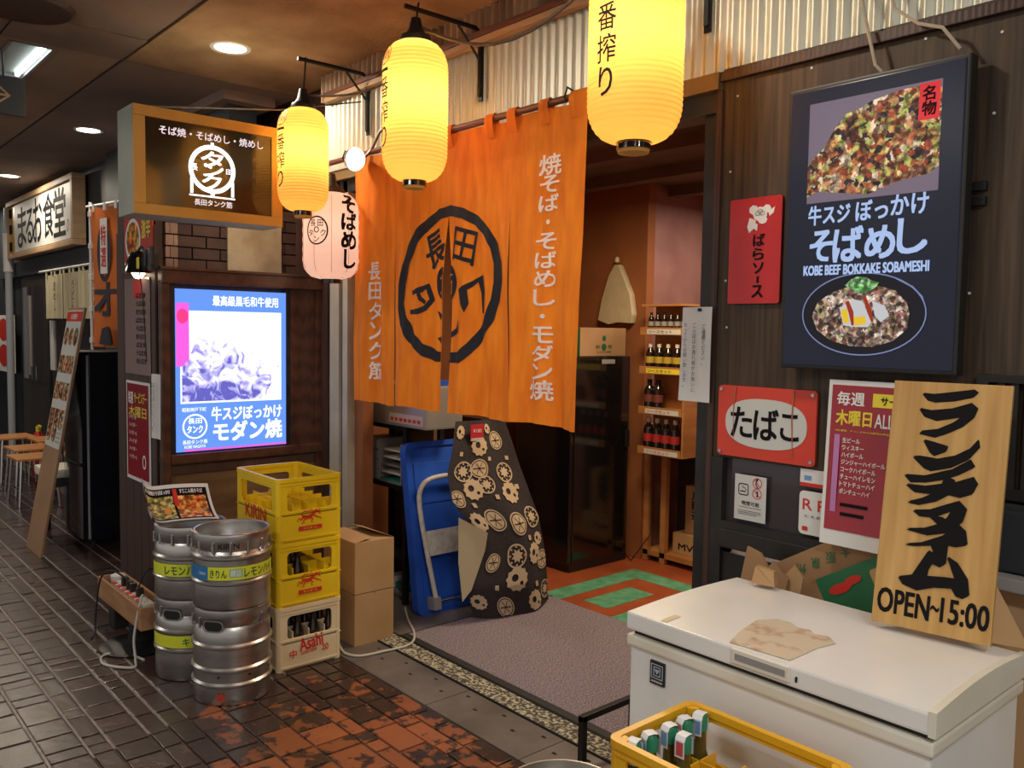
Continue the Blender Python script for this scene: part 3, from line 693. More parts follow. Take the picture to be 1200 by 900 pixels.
k_.build('lettering', m['ink'], t, y=-.001); Ink().rect(.15, .42, .3, .52).build('red_header', m['redink'], t, y=-.001)
t = thing('crimson_menu', 'small crimson drinks menu at the bottom of the booth corner boards', 'menu', (-5.12, 1.548, .72))
MB().box(0, .39, 0, .005, 0, .56).build('sheet', m['paper'], t)
Ink().rect(.015, .02, .375, .545).build('crimson_print', m['menured'], t, y=-.001)
k_ = Ink(); k_.t('毎週', .04, .43, .12, .5, bold=.03)
for q in range(6): k_.t('ハイボール'[:5-q % 3], .05, .12+q*.045, .18, .145+q*.045, bold=.01)
k_.ring(.3, .12, .03, .04, .012, 16); k_.build('lettering', m['wprint'], t, y=-.002)
Ink().t('サービスデー', .14, .44, .35, .5, bold=.03).t('木曜日', .05, .36, .34, .42, bold=.03).build('yellow_lettering', m['yprint'], t, y=-.002)
t = thing('white_note', 'slim white paper note with handwriting hanging at the booth corner', 'note', (-4.62, 1.52, 1.0), R(-6))
MB().grid(4, 6, lambda u, v: (.12*u+.015*v, .02*math.sin(u*2), .34*v)).build('sheet', m['paper'], t)
Ink().t('本日のおすすめ', .03, .04, .05, .3, vert=True, bold=.005).t('お気軽にどうぞ', .07, .06, .09, .3, vert=True, bold=.005).build('lettering', m['ink'], t, y=-.004)
t = thing('clamp_lamp', 'black clip-on lamp clamped to the booth corner over the posters', 'lamp', (-4.6, 1.52, 1.9))
MB().lathe([(.02, .09), (.035, .08), (.06, .03), (.075, -.03), (.07, -.03), (.05, .03), (.015, .07)], cx=-.2, seg=24).build('shade', m['blackgloss'], t, smooth=True)
MB().box(-.03, .03, -.01, .03, -.02, .07, b=.008).box(.03, .06, -.02, .0, .0, .1, b=.006).box(-.05, -.03, -.02, .0, .0, .09, b=.006).build('clamp', m['blackplastic'], t)
MB().tube([(-.2, 0, .09), (-.15, 0, .11), (-.06, 0, .06), (0, 0, .04)], .007, 8).build('arm', m['blackplastic'], t)
MB().tube([(-.18, -.02, .06), (-.12, -.02, -.03), (-.1, -.01, -.16), (-.08, 0, -.5)], .003, 6).build('cord', m['blackcord'], t)
MB().box(-.135, -.1, -.03, -.027, -.01, .05).build('yellow_tag', m['yprint'], t)
MB().lathe([(0, -.0), (.03, -.01), (.035, -.03), (.02, -.055), (0, -.06)], cx=-.2, seg=14).build('bulb', E_('warm bulb', (1, .75, .5), 6), t, smooth=True)
# ---- backlit menu screen on the booth
t = thing('backlit_menu', 'glowing blue and white backlit menu panel set in the brown booth', 'lightbox', (BX+.012, 1.64, .915), R(90))
W_, H_ = .63, .875
MB().box(0, W_, 0, .02, 0, H_).build('panel', E_('backlit blue', (.13, .3, .85), 1.15), t)
eW = E_('backlit white', (.86, .9, 1), 1.45)
Ink().rect(.022, .26, W_-.03, .76).build('photo', None or eW, t, y=-.001)
def purple_food():
    mm, tt, b = nt('backlit food photo'); N = tt.nodes.new; L = tt.links.new
    tc = N('ShaderNodeTexCoord'); n = N('ShaderNodeTexNoise'); n.inputs['Scale'].default_value = 14; n.inputs['Detail'].default_value = 7; n.inputs['Distortion'].default_value = 1.4
    L(tc.outputs['Object'], n.inputs[0]); sx = N('ShaderNodeSeparateXYZ'); L(tc.outputs['Object'], sx.inputs[0])
    mr = N('ShaderNodeMapRange'); L(sx.outputs['Z'], mr.inputs[0]); mr.inputs[1].default_value = .3; mr.inputs[2].default_value = .7; mr.inputs[3].default_value = -.12; mr.inputs[4].default_value = .2
    a = N('ShaderNodeMath'); L(n.outputs['Fac'], a.inputs[0]); L(mr.outputs[0], a.inputs[1])
    mr2 = N('ShaderNodeMapRange'); L(sx.outputs['X'], mr2.inputs[0]); mr2.inputs[1].default_value = .25; mr2.inputs[2].default_value = .6; mr2.inputs[3].default_value = 0; mr2.inputs[4].default_value = .14
    a2 = N('ShaderNodeMath'); L(a.outputs[0], a2.inputs[0]); L(mr2.outputs[0], a2.inputs[1])
    rp = N('ShaderNodeValToRGB'); e = rp.color_ramp.elements; e[0].position = .36; e[0].color = (.1, .1, .45, 1); e[1].position = .58; e[1].color = (.88, .88, 1, 1); q = e.new(.47); q.color = (.45, .42, .85, 1)
    L(a2.outputs[0], rp.inputs[0]); L(rp.outputs[0], b.inputs['Emission Color']); b.inputs['Emission Strength'].default_value = 1.3; b.inputs['Base Color'].default_value = (.02, .02, .02, 1); return mm
Ink().poly([(.03, .27), (.5, .27), (.53, .34), (.59, .42), (.59, .5), (.5, .53), (.46, .6), (.38, .68), (.28, .71), (.16, .66), (.1, .6), (.07, .5), (.03, .46)]).build('food_photo', purple_food(), t, y=-.002)
Ink().rect(.0, .46, .07, .8).build('magenta_block', E_('backlit magenta', (.9, .12, .75), 1.1), t, y=-.002)
Ink().poly(circ(.035, .73, .03, .04, 20)).build('red_dot', E_('backlit red', (1, .05, .25), 1.1), t, y=-.003)
Ink().rect(.04, .0, W_, .012).build('magenta_line', E_('backlit pink', (.8, .15, .8), 1.0), t, y=-.002)
k_ = Ink(); k_.t('最高級黒毛和牛使用', .2, .79, .58, .845, bold=.035)
k_.t('昭和神戸下町', .03, .215, .16, .238, bold=.02)
k_.ring(.098, .135, .068, .068, .009).t('長田', .06, .15, .135, .18, bold=.03).t('タンク', .055, .1, .14, .14, bold=.04)
k_.t('長田タンク筋', .03, .04, .165, .062, bold=.02).t('KOBE NAGATA', .04, .018, .155, .034, bold=.02)
k_.t('牛スジぼっかけ', .19, .16, .6, .235, bold=.045).t('モダン焼', .2, .045, .6, .15, bold=.06)
k_.build('lettering', eW, t, y=-.003)

# ================================================================== HANGING LIGHTBOX SIGN
t = thing('hanging_sign', 'ochre framed black box sign with a glowing white round logo, hung from cables', 'sign', (-4.2, 1.31, 2.115), R(90))
W_, H_ = .745, .505
MB().box(0, W_, 0, .22, 0, H_, b=.004).build('case', m['signside'], t)
MB().box(0, W_, -.012, 0, 0, .05, b=.003).box(0, W_, -.012, 0, H_-.05, H_, b=.003).box(0, .055, -.012, 0, .05, H_-.05, b=.003).box(W_-.06, W_, -.012, 0, .05, H_-.05, b=.003).build('frame', m['kraft'], t)
MB().box(.055, W_-.06, -.004, 0, .05, H_-.05).build('face', m['signface'], t)
eS = E_('lit sign lettering', (1, .97, .96), 1.6); k_ = Ink()
k_.ring(.375, .25, .118, .118, .022, 40)
k_.t('タ', .32, .26, .43, .335, bold=.05).t('ン', .33, .215, .43, .275, bold=.05).t('ク', .325, .15, .42, .225, bold=.05)
k_.t('長', .27, .235, .302, .268, bold=.03).t('田', .445, .235, .477, .26, bold=.03)
k_.rect(.265, .125, .28, .2).rect(.47, .125, .485, .2).rect(.26, .112, .49, .12).rect(.365, .12, .385, .14).rect(.367, .365, .383, .38)
k_.build('logo', eS, t, y=-.006)
eP = E_('lit pinkish lettering', (1, .82, .84), .95)
Ink().t('そば焼・そばめし・焼めし', .12, .385, .64, .425, bold=.025).t('長田タンク筋', .285, .07, .475, .1, bold=.03).build('lettering', eP, t, y=-.006)
cb = MB().tube([(-4.25, 1.33, 2.62), (-4.2, 2.05, 2.72), (-4.1, 2.47, 2.82)], .004, 6); tag(cb.build('support_cable', m['cable']), 'thin cable holding the top of the hanging box sign to the wall', 'cable')

# ================================================================== LANTERNS AND WALL BRACKETS
def lantern(x, y, zb, h, r, mt, label, rz, white=False, bulb_p=16, col=(1, .8, .45)):
    t = thing('paper_lantern', label, 'lantern', (x, y, zb), R(rz), 'paper lanterns along the shop front')
    n = 34 if not white else 9; prof = []
    hh = h-.07; zb0 = .035
    N_ = n*4
    for i in range(N_+1):
        s_ = i/N_; e_ = .5
        k = min(s_, 1-s_)/.22
        rr = r*(.38+.62*math.sqrt(max(0, 1-(1-min(k, 1))**2.2)))
        rr += (.0013 if not white else .0012)*math.cos(i/4*2*PI)
        prof.append((rr, zb0+hh*s_))
    MB().lathe(prof, seg=48).build('shade', mt, t, smooth=True)
    MB().lathe([(r*.36, zb0+.004), (r*.37, .012), (r*.34, .012), (0, .016)], seg=28).build('bottom_ring', m['blackgloss'], t, smooth=True)
    if not white: MB().lathe([(0, .002), (r*.33, .002), (r*.34, .012)], seg=24).build('bottom_cup', m['lanty'], t, smooth=True)
    MB().lathe([(0, h-.005), (r*.45, h-.01), (r*.5, h-.03), (r*.47, h-.045), (r*.4, h-.04)], seg=28).build('top_ring', m['blackplastic'], t, smooth=True)
    MB().lathe([(0, h+.07), (.02, h+.065), (.03, h+.02), (.045, h-.005)], seg=16).build('socket_cap', m['steeld'], t, smooth=True)
    b_ = MB().lathe([(0, -.045), (.025, -.038), (.042, -.01), (.042, .015), (.022, .055), (.02, .08)], seg=18); b_.v = [(a, b, c+h*.55) for a, b, c in b_.v]
    b_.build('bulb', E_('lantern bulb', col, 25 if not white else 5), t, smooth=True)
    p = point('lantern_lamp', (x, y, zb+h*.55), .045, bulb_p, col)
    # lettering wrapped on the shade
    def wrap(x_, z_):
        s_ = (z_-zb0)/hh; k = min(s_, 1-s_)/.22
        rr = r*(.38+.62*math.sqrt(max(0, 1-(1-max(0, min(k, 1)))**2.2)))+.0035
        a = x_/r-PI/2
        return (rr*math.cos(a), rr*math.sin(a), z_)
    return t, wrap
cy = m['lanty']
def yl(x, y, zb, h, r, label, rz, bp):
    t, wr = lantern(x, y, zb, h, r, cy, label, rz, bulb_p=bp)
    k_ = Ink(); c_ = -.045
    k_.rect(c_-.032, h*.725, c_+.032, h*.745); k_.t('番', c_-.034, h*.56, c_+.034, h*.69, bold=.015); k_.t('搾', c_-.034, h*.405, c_+.034, h*.54, bold=.015); k_.t('り', c_-.025, h*.245, c_+.025, h*.385, bold=.03)
    k_.cutgrid(.01).build('lettering', m['ink'], t, fn=wr)
    k2 = Ink(); k2.t('麒麟', c_-.035, h*.80, c_+.035, h*.86, bold=.005); k2.ring(c_, h*.83, .045, .04, .004, 20); k2.poly([(c_-.008, h*.765), (c_+.008, h*.765), (c_, h*.785)])
    k2.cutgrid(.01).build('small_emblem', m['cable'], t, fn=wr)
    return t
yl(-4.05, 2.1, 2.155, .585, .128, 'glowing yellow lantern at left, next to the hanging box sign', 24, 10)
yl(-3.05, 2.1, 2.19, .645, .138, 'glowing yellow lantern in the middle, over the left half of the orange curtain', 8, 36)
yl(-1.83, 2.1, 2.165, .62, .150, 'largest glowing yellow lantern at right, cut off by the frame top', 22, 22)
t, wr = lantern(-4.12, 2.3, 1.82, .53, .148, m['lantw'], 'smaller pale pink lantern with brush writing, below the left yellow lantern', 80, True, 3.2, (1, .78, .62))
def bw(pts, w_): return Ink().stroke(pts, w_)
k_ = Ink(); c_ = .05
k_.t('そ', c_-.04, .38, c_+.045, .47, bold=.07, rot=-.1).t('ば', c_-.045, .29, c_+.05, .375, bold=.07).t('め', c_-.045, .19, c_+.05, .28, bold=.07).t('し', c_-.03, .09, c_+.045, .185, bold=.07)
k_.cutgrid(.01).build('lettering', m['ink'], t, fn=wr)
k_ = Ink(); c_ = -.125; k_.ring(c_, .28, .062, .075, .008, 36); k_.t('長', c_-.035, .3, c_-.005, .335, bold=.01).t('田', c_+.005, .3, c_+.035, .335, bold=.01).t('タ', c_-.05, .25, c_-.02, .285, bold=.01).t('ン', c_-.015, .22, c_+.015, .25, bold=.01).t('ク', c_+.02, .25, c_+.05, .285, bold=.01).ring(c_, .283, .014, .016, .005, 16)
k_.cutgrid(.01).build('round_logo', m['ink'], t, fn=wr)
rb = MB()
for q in range(10):
    a = 2*PI*q/10; rb.tube([wr((a+PI/2)*.148, .04+.46*k/12) for k in range(13)], .0012, 5, caps=False)
rb.build('rib', m['signwood'], t)
def bracket(x, label, ylen=.42):
    t = thing('wall_bracket', label, 'bracket', (x, 2.5, 2.66), 0, 'black shelf brackets holding the lanterns')
    MB().tube([(0, -.012, 0), (0, -.012, .28), (0, -.04, .3), (0, -ylen, .3)], .011, 6).build('arm', m['blackmetal'], t)
    MB().box(-.014, .014, -.008, 0, -.02, .3).build('wall_plate', m['blackmetal'], t)
    MB().tube([(0, -.012, .16), (0, -.14, .29)], .006, 6).build('brace', m['blackmetal'], t)
    return t
bracket(-4.07, 'black bracket carrying the left yellow lantern'); bracket(-3.1, 'black bracket carrying the middle yellow lantern'); bracket(-1.85, 'black bracket carrying the right yellow lantern')
for i, (x, zt) in enumerate(((-4.05, 2.74), (-3.05, 2.83), (-1.83, 2.785))):
    o = MB().tube([(x, 2.1, zt), (x+.01, 2.1, zt+.1), (x-.01, 2.12, 2.97)], .005, 6).build('hook', m['blackmetal'])
    tag(o, ('hook above the left yellow lantern', 'hook above the middle yellow lantern', 'hook above the right yellow lantern')[i], 'hook')
def sag(a, b, d, n=12): a = Vector(a); b = Vector(b); return [tuple(a.lerp(b, i/n)-Vector((0, 0, d*math.sin(PI*i/n)))) for i in range(n+1)]
tag(MB().tube(sag((-3.05, 2.12, 2.87), (-1.85, 2.12, 2.86), .19), .007, 8).build('power_cable', m['cable'], smooth=True), 'cable sagging between the middle and right yellow lanterns', 'cable')
tag(MB().tube(sag((-4.05, 2.12, 2.78), (-3.3, 2.4, 2.9), .08), .006, 8).build('power_cable', m['cable'], smooth=True), 'cable sagging right from the left yellow lantern along the metal wall', 'cable')
o = MB().tube([(-3.5, 2.47, 2.93), (-3.55, 2.45, 2.8), (-3.44, 2.45, 2.72), (-3.56, 2.45, 2.63), (-3.6, 2.44, 2.58), (-3.64, 2.42, 2.62), (-3.56, 2.43, 2.6), (-3.45, 2.44, 2.62), (-3.4, 2.44, 2.72), (-3.52, 2.45, 2.84), (-3.48, 2.46, 2.93)], .004, 6).build('tangled_cord', m['blackcord'], smooth=True)
tag(o, 'tangle of thin dark cord against the corrugated wall', 'cable')
t = thing('spot_lamp', 'round reflector lamp shining between the left and middle yellow lanterns', 'lamp', (-3.93, 2.33, 2.47))
dd = Vector((.55, -.8, -.12)).normalized(); sp_ = MB(); rings = [(.015, -.1), (.03, -.09), (.04, -.05), (.058, -.01), (.06, 0), (.054, -.005)]
q_ = dd.to_track_quat('Z', 'Y')
sp_.lathe(rings, seg=24); sp_.v = [tuple(q_ @ Vector(v)) for v in sp_.v]; sp_.build('reflector', m['chrome'], t, smooth=True)
l_ = MB().lathe([(.05, -.004), (.035, .008), (0, .014)], seg=24); l_.v = [tuple(q_ @ Vector(v)) for v in l_.v]; l_.build('lens', E_('spot lens', (1, .93, .88), 6), t, smooth=True)
MB().tube([tuple(-dd*.09), (.0, .1, .06), (.05, .12, .15), (.12, .14, .2)], .008, 8).build('neck', m['rod'], t)
MB().box(.09, .15, .1, .15, .16, .24, b=.01).build('clamp', m['blackplastic'], t)
for nm, pts, lb in (('wall_wire', [(-1.29, 2.46, 2.65), (-1.25, 2.45, 2.5), (-1.215, 2.44, 2.38), (-1.2, 2.45, 2.36)], 'pale wire dropping onto the top left of the large menu screen'), ('wall_wire', [(-1.2, 2.46, 2.62), (-1.17, 2.45, 2.53), (-1.1, 2.45, 2.47), (-1.03, 2.44, 2.44), (-.985, 2.45, 2.375)], 'thin wire curling onto the top right of the large menu screen')):
    tag(MB().tube(pts, .005, 6).build(nm, m['pvc'], smooth=True), lb, 'cable')

# ================================================================== ORANGE NOREN
NX = [-4.10, -3.722, -3.25, -2.80, -2.36]
def fold(x, z):
    d = (2.5-z)/1.3
    return 2.44-.004-.02*d*math.sin((x+4.1)*15)-.011*d*math.sin((x+4.1)*37+z*2)-.008*math.sin(z*5+x*3)*d-.005*d*math.sin((x+4.1)*83-z*6)-.004*math.sin(x*60+z*14)*d*(1-d)
def gap(z): return max(0, min(1, (2.13-z)/.3))
t = thing('noren', 'large orange shop curtain with a dark round logo hanging in the doorway', 'curtain', (0, 0, 0))
def panel(i):
    xa, xb = NX[i], NX[i+1]
    def f(u, v):
        z = 1.2+1.3*v+.006*math.sin(u*5)
        w_ = (xb-xa); d = (1-v)
        x = xa+w_*u
        if i == 1: x += -.055*gap(z)*u+.004*gap(z)*(1-u)
        if i == 2: x += .022*gap(z)*(1-u)-.006*gap(z)*u
        if i == 0: x -= .007*gap(z)*u
        if i == 3: x += .004*gap(z)*(1-u)
        if i == 3: x -= .03*d*u
        if i == 3: z -= .0
        return (x, fold(x, z), z)
    mb = MB(); mb.grid(26, 48, f); return mb
for i in range(4): panel(i).build('cloth_panel', m['noren'], t, smooth=True, recalc=False)
lp = MB()
for x in (-4.08, -3.78, -3.66, -3.3, -3.2, -2.86, -2.74, -2.42):
    pass
for k_x in (-4.06, -3.74, -3.41, -3.25, -2.95, -2.80, -2.6):
    MB().tube([(k_x, 2.436, 2.47), (k_x, 2.425, 2.52), (k_x, 2.44, 2.55), (k_x, 2.455, 2.52), (k_x, 2.444, 2.47)], .004, 4)
    o = MB(); n = 8
    o.grid(1, n, lambda u, v, kx=k_x: (kx-.028+.056*u, 2.44-.022*math.cos(-.6+v*2*PI*.9) if 0 < v < 1 else 2.436, 2.53+.028*math.sin(-.6-PI/2+v*2*PI*1.0)) if False else (kx-.028+.056*u, [2.434, 2.42, 2.418, 2.43, 2.44, 2.452, 2.46, 2.455, 2.445][int(round(v*8))], [2.44, 2.49, 2.525, 2.545, 2.547, 2.543, 2.52, 2.49, 2.45][int(round(v*8))]))
    o.build('hanging_loop', m['noren'], t, smooth=True)
o = MB(); o.grid(4, 8, lambda u, v: (-2.45+.1*u, [2.434, 2.42, 2.418, 2.43, 2.44, 2.452, 2.46, 2.455, 2.445][int(round(v*8))], [2.44, 2.49, 2.525, 2.545, 2.547, 2.543, 2.52, 2.49, 2.45][int(round(v*8))])); o.build('hanging_loop', m['noren'], t, smooth=True)
OUT = [[-3232,2177],[-3126,2153],[-3024,2108],[-2952,2049],[-2896,1975],[-2867,1895],[-2865,1809],[-2883,1722],[-2922,1643],[-2998,1562],[-3068,1488],[-3134,1441],[-3250,1440],[-3378,1439],[-3480,1475],[-3567,1532],[-3631,1612],[-3655,1702],[-3655,1813],[-3626,1912],[-3583,2009],[-3515,2083],[-3423,2134],[-3326,2167]]
INN = [[-3231,2126],[-3140,2107],[-3051,2070],[-2994,2026],[-2943,1961],[-2924,1889],[-2926,1810],[-2945,1732],[-2985,1652],[-3056,1570],[-3143,1495],[-3227,1488],[-3355,1489],[-3447,1525],[-3516,1573],[-3578,1652],[-3605,1722],[-3598,1822],[-3564,1920],[-3513,1995],[-3447,2059],[-3365,2100],[-3302,2121]]
K = lambda l: [(a/1000, b/1000) for a, b in l]
logo = Ink().poly(K(OUT), K(INN))
logo.stroke([(-3.545, 1.775), (-3.47, 1.79), (-3.425, 1.805), (-3.40, 1.74), (-3.44, 1.70), (-3.49, 1.683), (-3.56, 1.68)], [.02, .03, .034, .03, .03, .028, .022]).stroke([(-3.495, 1.785), (-3.475, 1.745), (-3.44, 1.725)], [.02, .024, .02])
logo.poly(K([[-3155,1781],[-3082,1815],[-2994,1844],[-2977,1768],[-2986,1670],[-3007,1674],[-3009,1759],[-3027,1812],[-3096,1779],[-3088,1716],[-3109,1675],[-3132,1716]]))
logo.poly(K([[-3353,1687],[-3292,1663],[-3325,1640]])).poly(K([[-3356,1554],[-3237,1577],[-3175,1604],[-3152,1647],[-3145,1585],[-3221,1558],[-3321,1527]]))
logo.t('長', -3.44, 1.90, -3.275, 2.06, bold=.035, rot=.3).t('田', -3.2, 1.905, -3.045, 2.055, bold=.03, rot=-.25)
logo.poly(circ(-3.26, 1.815, .092, .088))
sf2 = lambda x, z: (x, fold(x, z)-.004, z)
# the right-hand text column leans a little
def split(ink):
    """cut the print at the slit between the two middle panels so that it stays on the cloth"""
    bm = bmesh.new(); vv = [bm.verts.new(q) for q in ink.v]
    for q in ink.f:
        try: bm.faces.new([vv[i] for i in q])
        except ValueError: pass
    kill = []
    for f in bm.faces:
        c = f.calc_center_median()
        if -3.25-.055*gap(c.y) < c.x < -3.25+.022*gap(c.y): kill.append(f)
    bmesh.ops.delete(bm, geom=kill, context='FACES')
    bm.verts.index_update(); ink.v = [v.co[:] for v in bm.verts]; ink.f = [tuple(v.index for v in f.verts) for f in bm.faces]; bm.free(); return ink
split(logo.cutgrid(.008)).build('round_logo', m['norenink'], t, fn=sf2)
split(Ink().t('筋', -3.315, 1.76, -3.205, 1.868, bold=.006).cutgrid(.008)).build('logo_centre_character', m['orangeink'], t, fn=lambda x, z: (x, fold(x, z)-.008, z))
k_ = Ink(); s_ = '焼そば・そばめし・モダン焼'; zt, zb = 2.315, 1.31; st = (zt-zb)/len(s_)
for i, ch in enumerate(s_):
    cx = -2.565-.045*i/len(s_); zc = zt-st*(i+.5); h_ = st*(.86 if ch != '・' else .25); w_ = .105 if ch != '・' else .02
    if ch == '焼': w_ = .125; h_ = st*1.05
    k_.t(ch, cx-w_/2, zc-h_/2, cx+w_/2, zc+h_/2, bold=.04)
s_ = '長田タンク筋'; zt, zb = 1.95, 1.32; st = (zt-zb)/len(s_)
for i, ch in enumerate(s_):
    cx = -3.895+.03*i/6; zc = zt-st*(i+.5); k_.t(ch, cx-.048, zc-st*.43, cx+.048, zc+st*.43, bold=.035)
k_.cutgrid(.02).build('white_lettering', m['norenwhite'], t, fn=sf2)
t = thing('curtain_rod', 'brown pole carrying the orange shop curtain', 'rod', (0, 2.44, 2.525))
MB().cyl((-4.55, 0, 0), (-2.0, 0, 0), .015, seg=14).build('pole', m['rod'], t, smooth=True)
for x in (-4.2, -2.47): MB().tube([(x, .03, .03), (x, -.01, .04), (x, -.025, 0), (x, -.01, -.02)], .004, 6).build('hook', m['steeld'], t)

# ================================================================== RIGHT WALL: SCREEN AND SIGNS
t = thing('menu_screen', 'large black framed menu display of two beef rice dishes on the dark wood wall', 'screen', (-1.212, 2.5, 1.923)); t.scale = (.942, 1, .95)
W2, H2 = .272, .44
MB().box(-W2-.012, W2+.012, -.075, -.03, -H2-.012, H2+.012, b=.006).build('bezel', m['blackplastic'], t)
MB().box(-W2, W2, -.078, -.07, -H2, H2, b=.003).build('display', E_('dark display', (.012, .014, .028), .9), t)
MB().box(-.2, .2, -.03, 0, -.25, .25).build('wall_mount', m['blackmetal'], t)
Y_ = -.0795
Ink().rect(-.205, .08, .21, .395).build('photo_backdrop', E_('photo backdrop', (.17, .13, .17), 1), t, y=Y_)
food = cells('rice dish on screen', [(.3, .05, .02), (.55, .28, .08), (.62, .5, .2), (.12, .035, .02), (.42, .13, .05), (.4, .42, .1), (.7, .55, .38), (.2, .08, .06), (.5, .22, .1), (.03, .02, .03)], 62, .9)
Ink().poly([(-.205, .1), (-.17, .115), (-.1, .105), (0, .09), (.1, .12), (.18, .13), (.21, .15), (.21, .37), (.17, .385), (.08, .385), (.0, .37), (-.03, .355), (-.08, .345), (-.12, .30), (-.15, .25), (-.19, .22), (-.205, .2)]).build('food_photo', food, t, y=Y_-.001)
Ink().rect(.145, .285, .205, .39).build('red_block', E_('screen red', (.75, .02, .03), .9), t, y=Y_-.002)
Ink().t('名物', .155, .297, .195, .38, vert=True, bold=.05).build('block_lettering', m['ink'], t, y=Y_-.003)
sb = E_('screen pale blue', (.42, .55, .85), .95); k_ = Ink()
k_.t('牛スジ', -.195, .01, -.055, .07, bold=.04).t('ぼっ', -.035, .012, .065, .072, bold=.04).t('かけ', .075, .018, .185, .078, bold=.04)
k_.t('そ', -.185, -.105, -.11, -.01, bold=.06).t('ば', -.105, -.11, -.01, -.005, bold=.055).t('め', 0, -.105, .09, -.01, bold=.06).t('し', .1, -.095, .185, .005, bold=.06)
k_.t('KOBE BEEF BOKKAKE SOBAMESHI', -.205, -.15, .195, -.12, bold=.07)
k_.build('lettering', sb, t, y=Y_-.001)
Ink().poly(circ(-.005, -.275, .2, .128, 48)).build('bowl', E_('screen bowl', (.007, .007, .012), .9), t, y=Y_-.001)
Ink().ring(-.005, -.275, .2, .128, .004, 48).stroke([(.1, -.17), (.15, -.195), (.18, -.225), (.19, -.255)], [.002, .005, .004, .002]).build('bowl_rim', E_('screen rim', (.2, .24, .45), .9), t, y=Y_-.002)
rice = cells('rice on screen', [(.5, .33, .25), (.15, .06, .04), (.62, .5, .42), (.3, .12, .1), (.45, .3, .22), (.08, .05, .04), (.35, .3, .12), (.7, .6, .5)], 75, .9)
Ink().poly([(-.17, -.28), (-.15, -.235), (-.1, -.205), (-.05, -.19), (.0, -.18), (.05, -.19), (.1, -.205), (.135, -.24), (.145, -.27), (.14, -.32), (.1, -.355), (.04, -.375), (-.03, -.375), (-.1, -.36), (-.15, -.325)]).build('rice_print', rice, t, y=Y_-.003)
Ink().poly([(-.075, -.255), (-.03, -.23), (.0, -.235), (.03, -.3), (.02, -.315), (-.02, -.315), (-.06, -.31)]).poly([(.03, -.235), (.07, -.25), (.085, -.28), (.06, -.3), (.04, -.28)]).build('egg_white', E_('screen egg white', (.6, .6, .62), .9), t, y=Y_-.004)
Ink().poly([(-.07, -.265), (-.05, -.255), (-.04, -.3), (-.058, -.305)]).poly([(-.03, -.285), (.01, -.28), (.015, -.305), (-.02, -.312)]).build('egg_yolk', E_('screen yolk', (.85, .55, .03), .9), t, y=Y_-.005)
Ink().stroke([(-.05, -.235), (-.035, -.27), (-.028, -.31)], [.012, .016, .008]).stroke([(.005, -.22), (.025, -.27), (.035, -.3)], [.01, .014, .006]).build('sauce_print', E_('screen sauce', (.35, .03, .01), .9), t, y=Y_-.006)
scal = cells('scallion on screen', [(.1, .4, .08), (.3, .62, .25), (.05, .25, .05), (.4, .7, .35)], 90, .9)
Ink().poly([(-.06, -.185), (-.04, -.168), (-.02, -.16), (.01, -.163), (.03, -.174), (.05, -.18), (.04, -.195), (.02, -.205), (0, -.215), (-.02, -.207), (-.035, -.197)]).build('scallion_print', scal, t, y=Y_-.006)
t = thing('mount_rail', 'pair of small black rail stubs on the wood wall right of the menu display', 'bracket', (-.945, 2.5, 1.9))
for z in (.055, .095): MB().box(-.025, .03, -.02, 0, z, z+.025, b=.003).build('rail_stub', m['blackmetal'], t)
# red rose sign
t = thing('red_sign', 'glossy red enamel sign with a white rose and vertical black lettering', 'sign', (-1.63, 2.5, 1.7))
MB().plate([rrect(-.098, 0, .1, .35, .008, 3)], -.012, -.002).build('plate', m['signred'], t)
k_ = Ink(); k_.poly(circ(.02, .295, .028, .024, 9, .3)).poly(circ(-.005, .31, .018, .016, 7)).poly(circ(.045, .31, .016, .014, 7)).poly(circ(.03, .275, .018, .014, 8)).poly([(-.02, .285), (.005, .275), (.0, .25), (-.02, .235), (-.028, .255)]).poly([(.05, .3), (.075, .315), (.07, .295), (.055, .285)]).poly([(-.01, .27), (.012, .262), (.01, .24), (-.005, .25)])
k_.build('rose_emblem', m['whiteink'], t, y=-.0135)
k_ = Ink()
for q in range(3): k_.ring(.02+.008*q-.008, .297+.006*(q % 2), .010, .008, .0015, 10)
k_.t('ば', -.003, .19, .04, .23, bold=.04).t('ら', -.003, .145, .038, .182, bold=.04).t('ソ', .0, .1, .038, .135, bold=.04).rect(.015, .068, .022, .09).t('ス', -.002, .02, .038, .06, bold=.04)
k_.build('lettering', m['ink'], t, y=-.0142)
# handwritten note
t = thing('paper_notice', 'white handwritten paper notice pinned beside the doorway post', 'notice', (-1.85, 2.5, 1.355), R(0))
MB().grid(4, 6, lambda u, v: (-.07+.135*u+.006*v, -.02+.006*math.sin(u*3+v*2), .335*v)).build('sheet', m['paper'], t)
k_ = Ink(); k_.t('ご遠慮ください。', .03, .13, .046, .275, vert=True, bold=.0).t('ご入店はお連れ様がお揃いに', -.01, .035, .006, .28, vert=True, bold=.0).t('なってからお願い致します。', -.048, .05, -.032, .28, vert=True, bold=.0)
k_.build('lettering', m['ink'], t, y=-.028)
MB().cyl((.02, -.024, .325), (.02, -.034, .325), .006, seg=10).build('pin', m['blackplastic'], t)
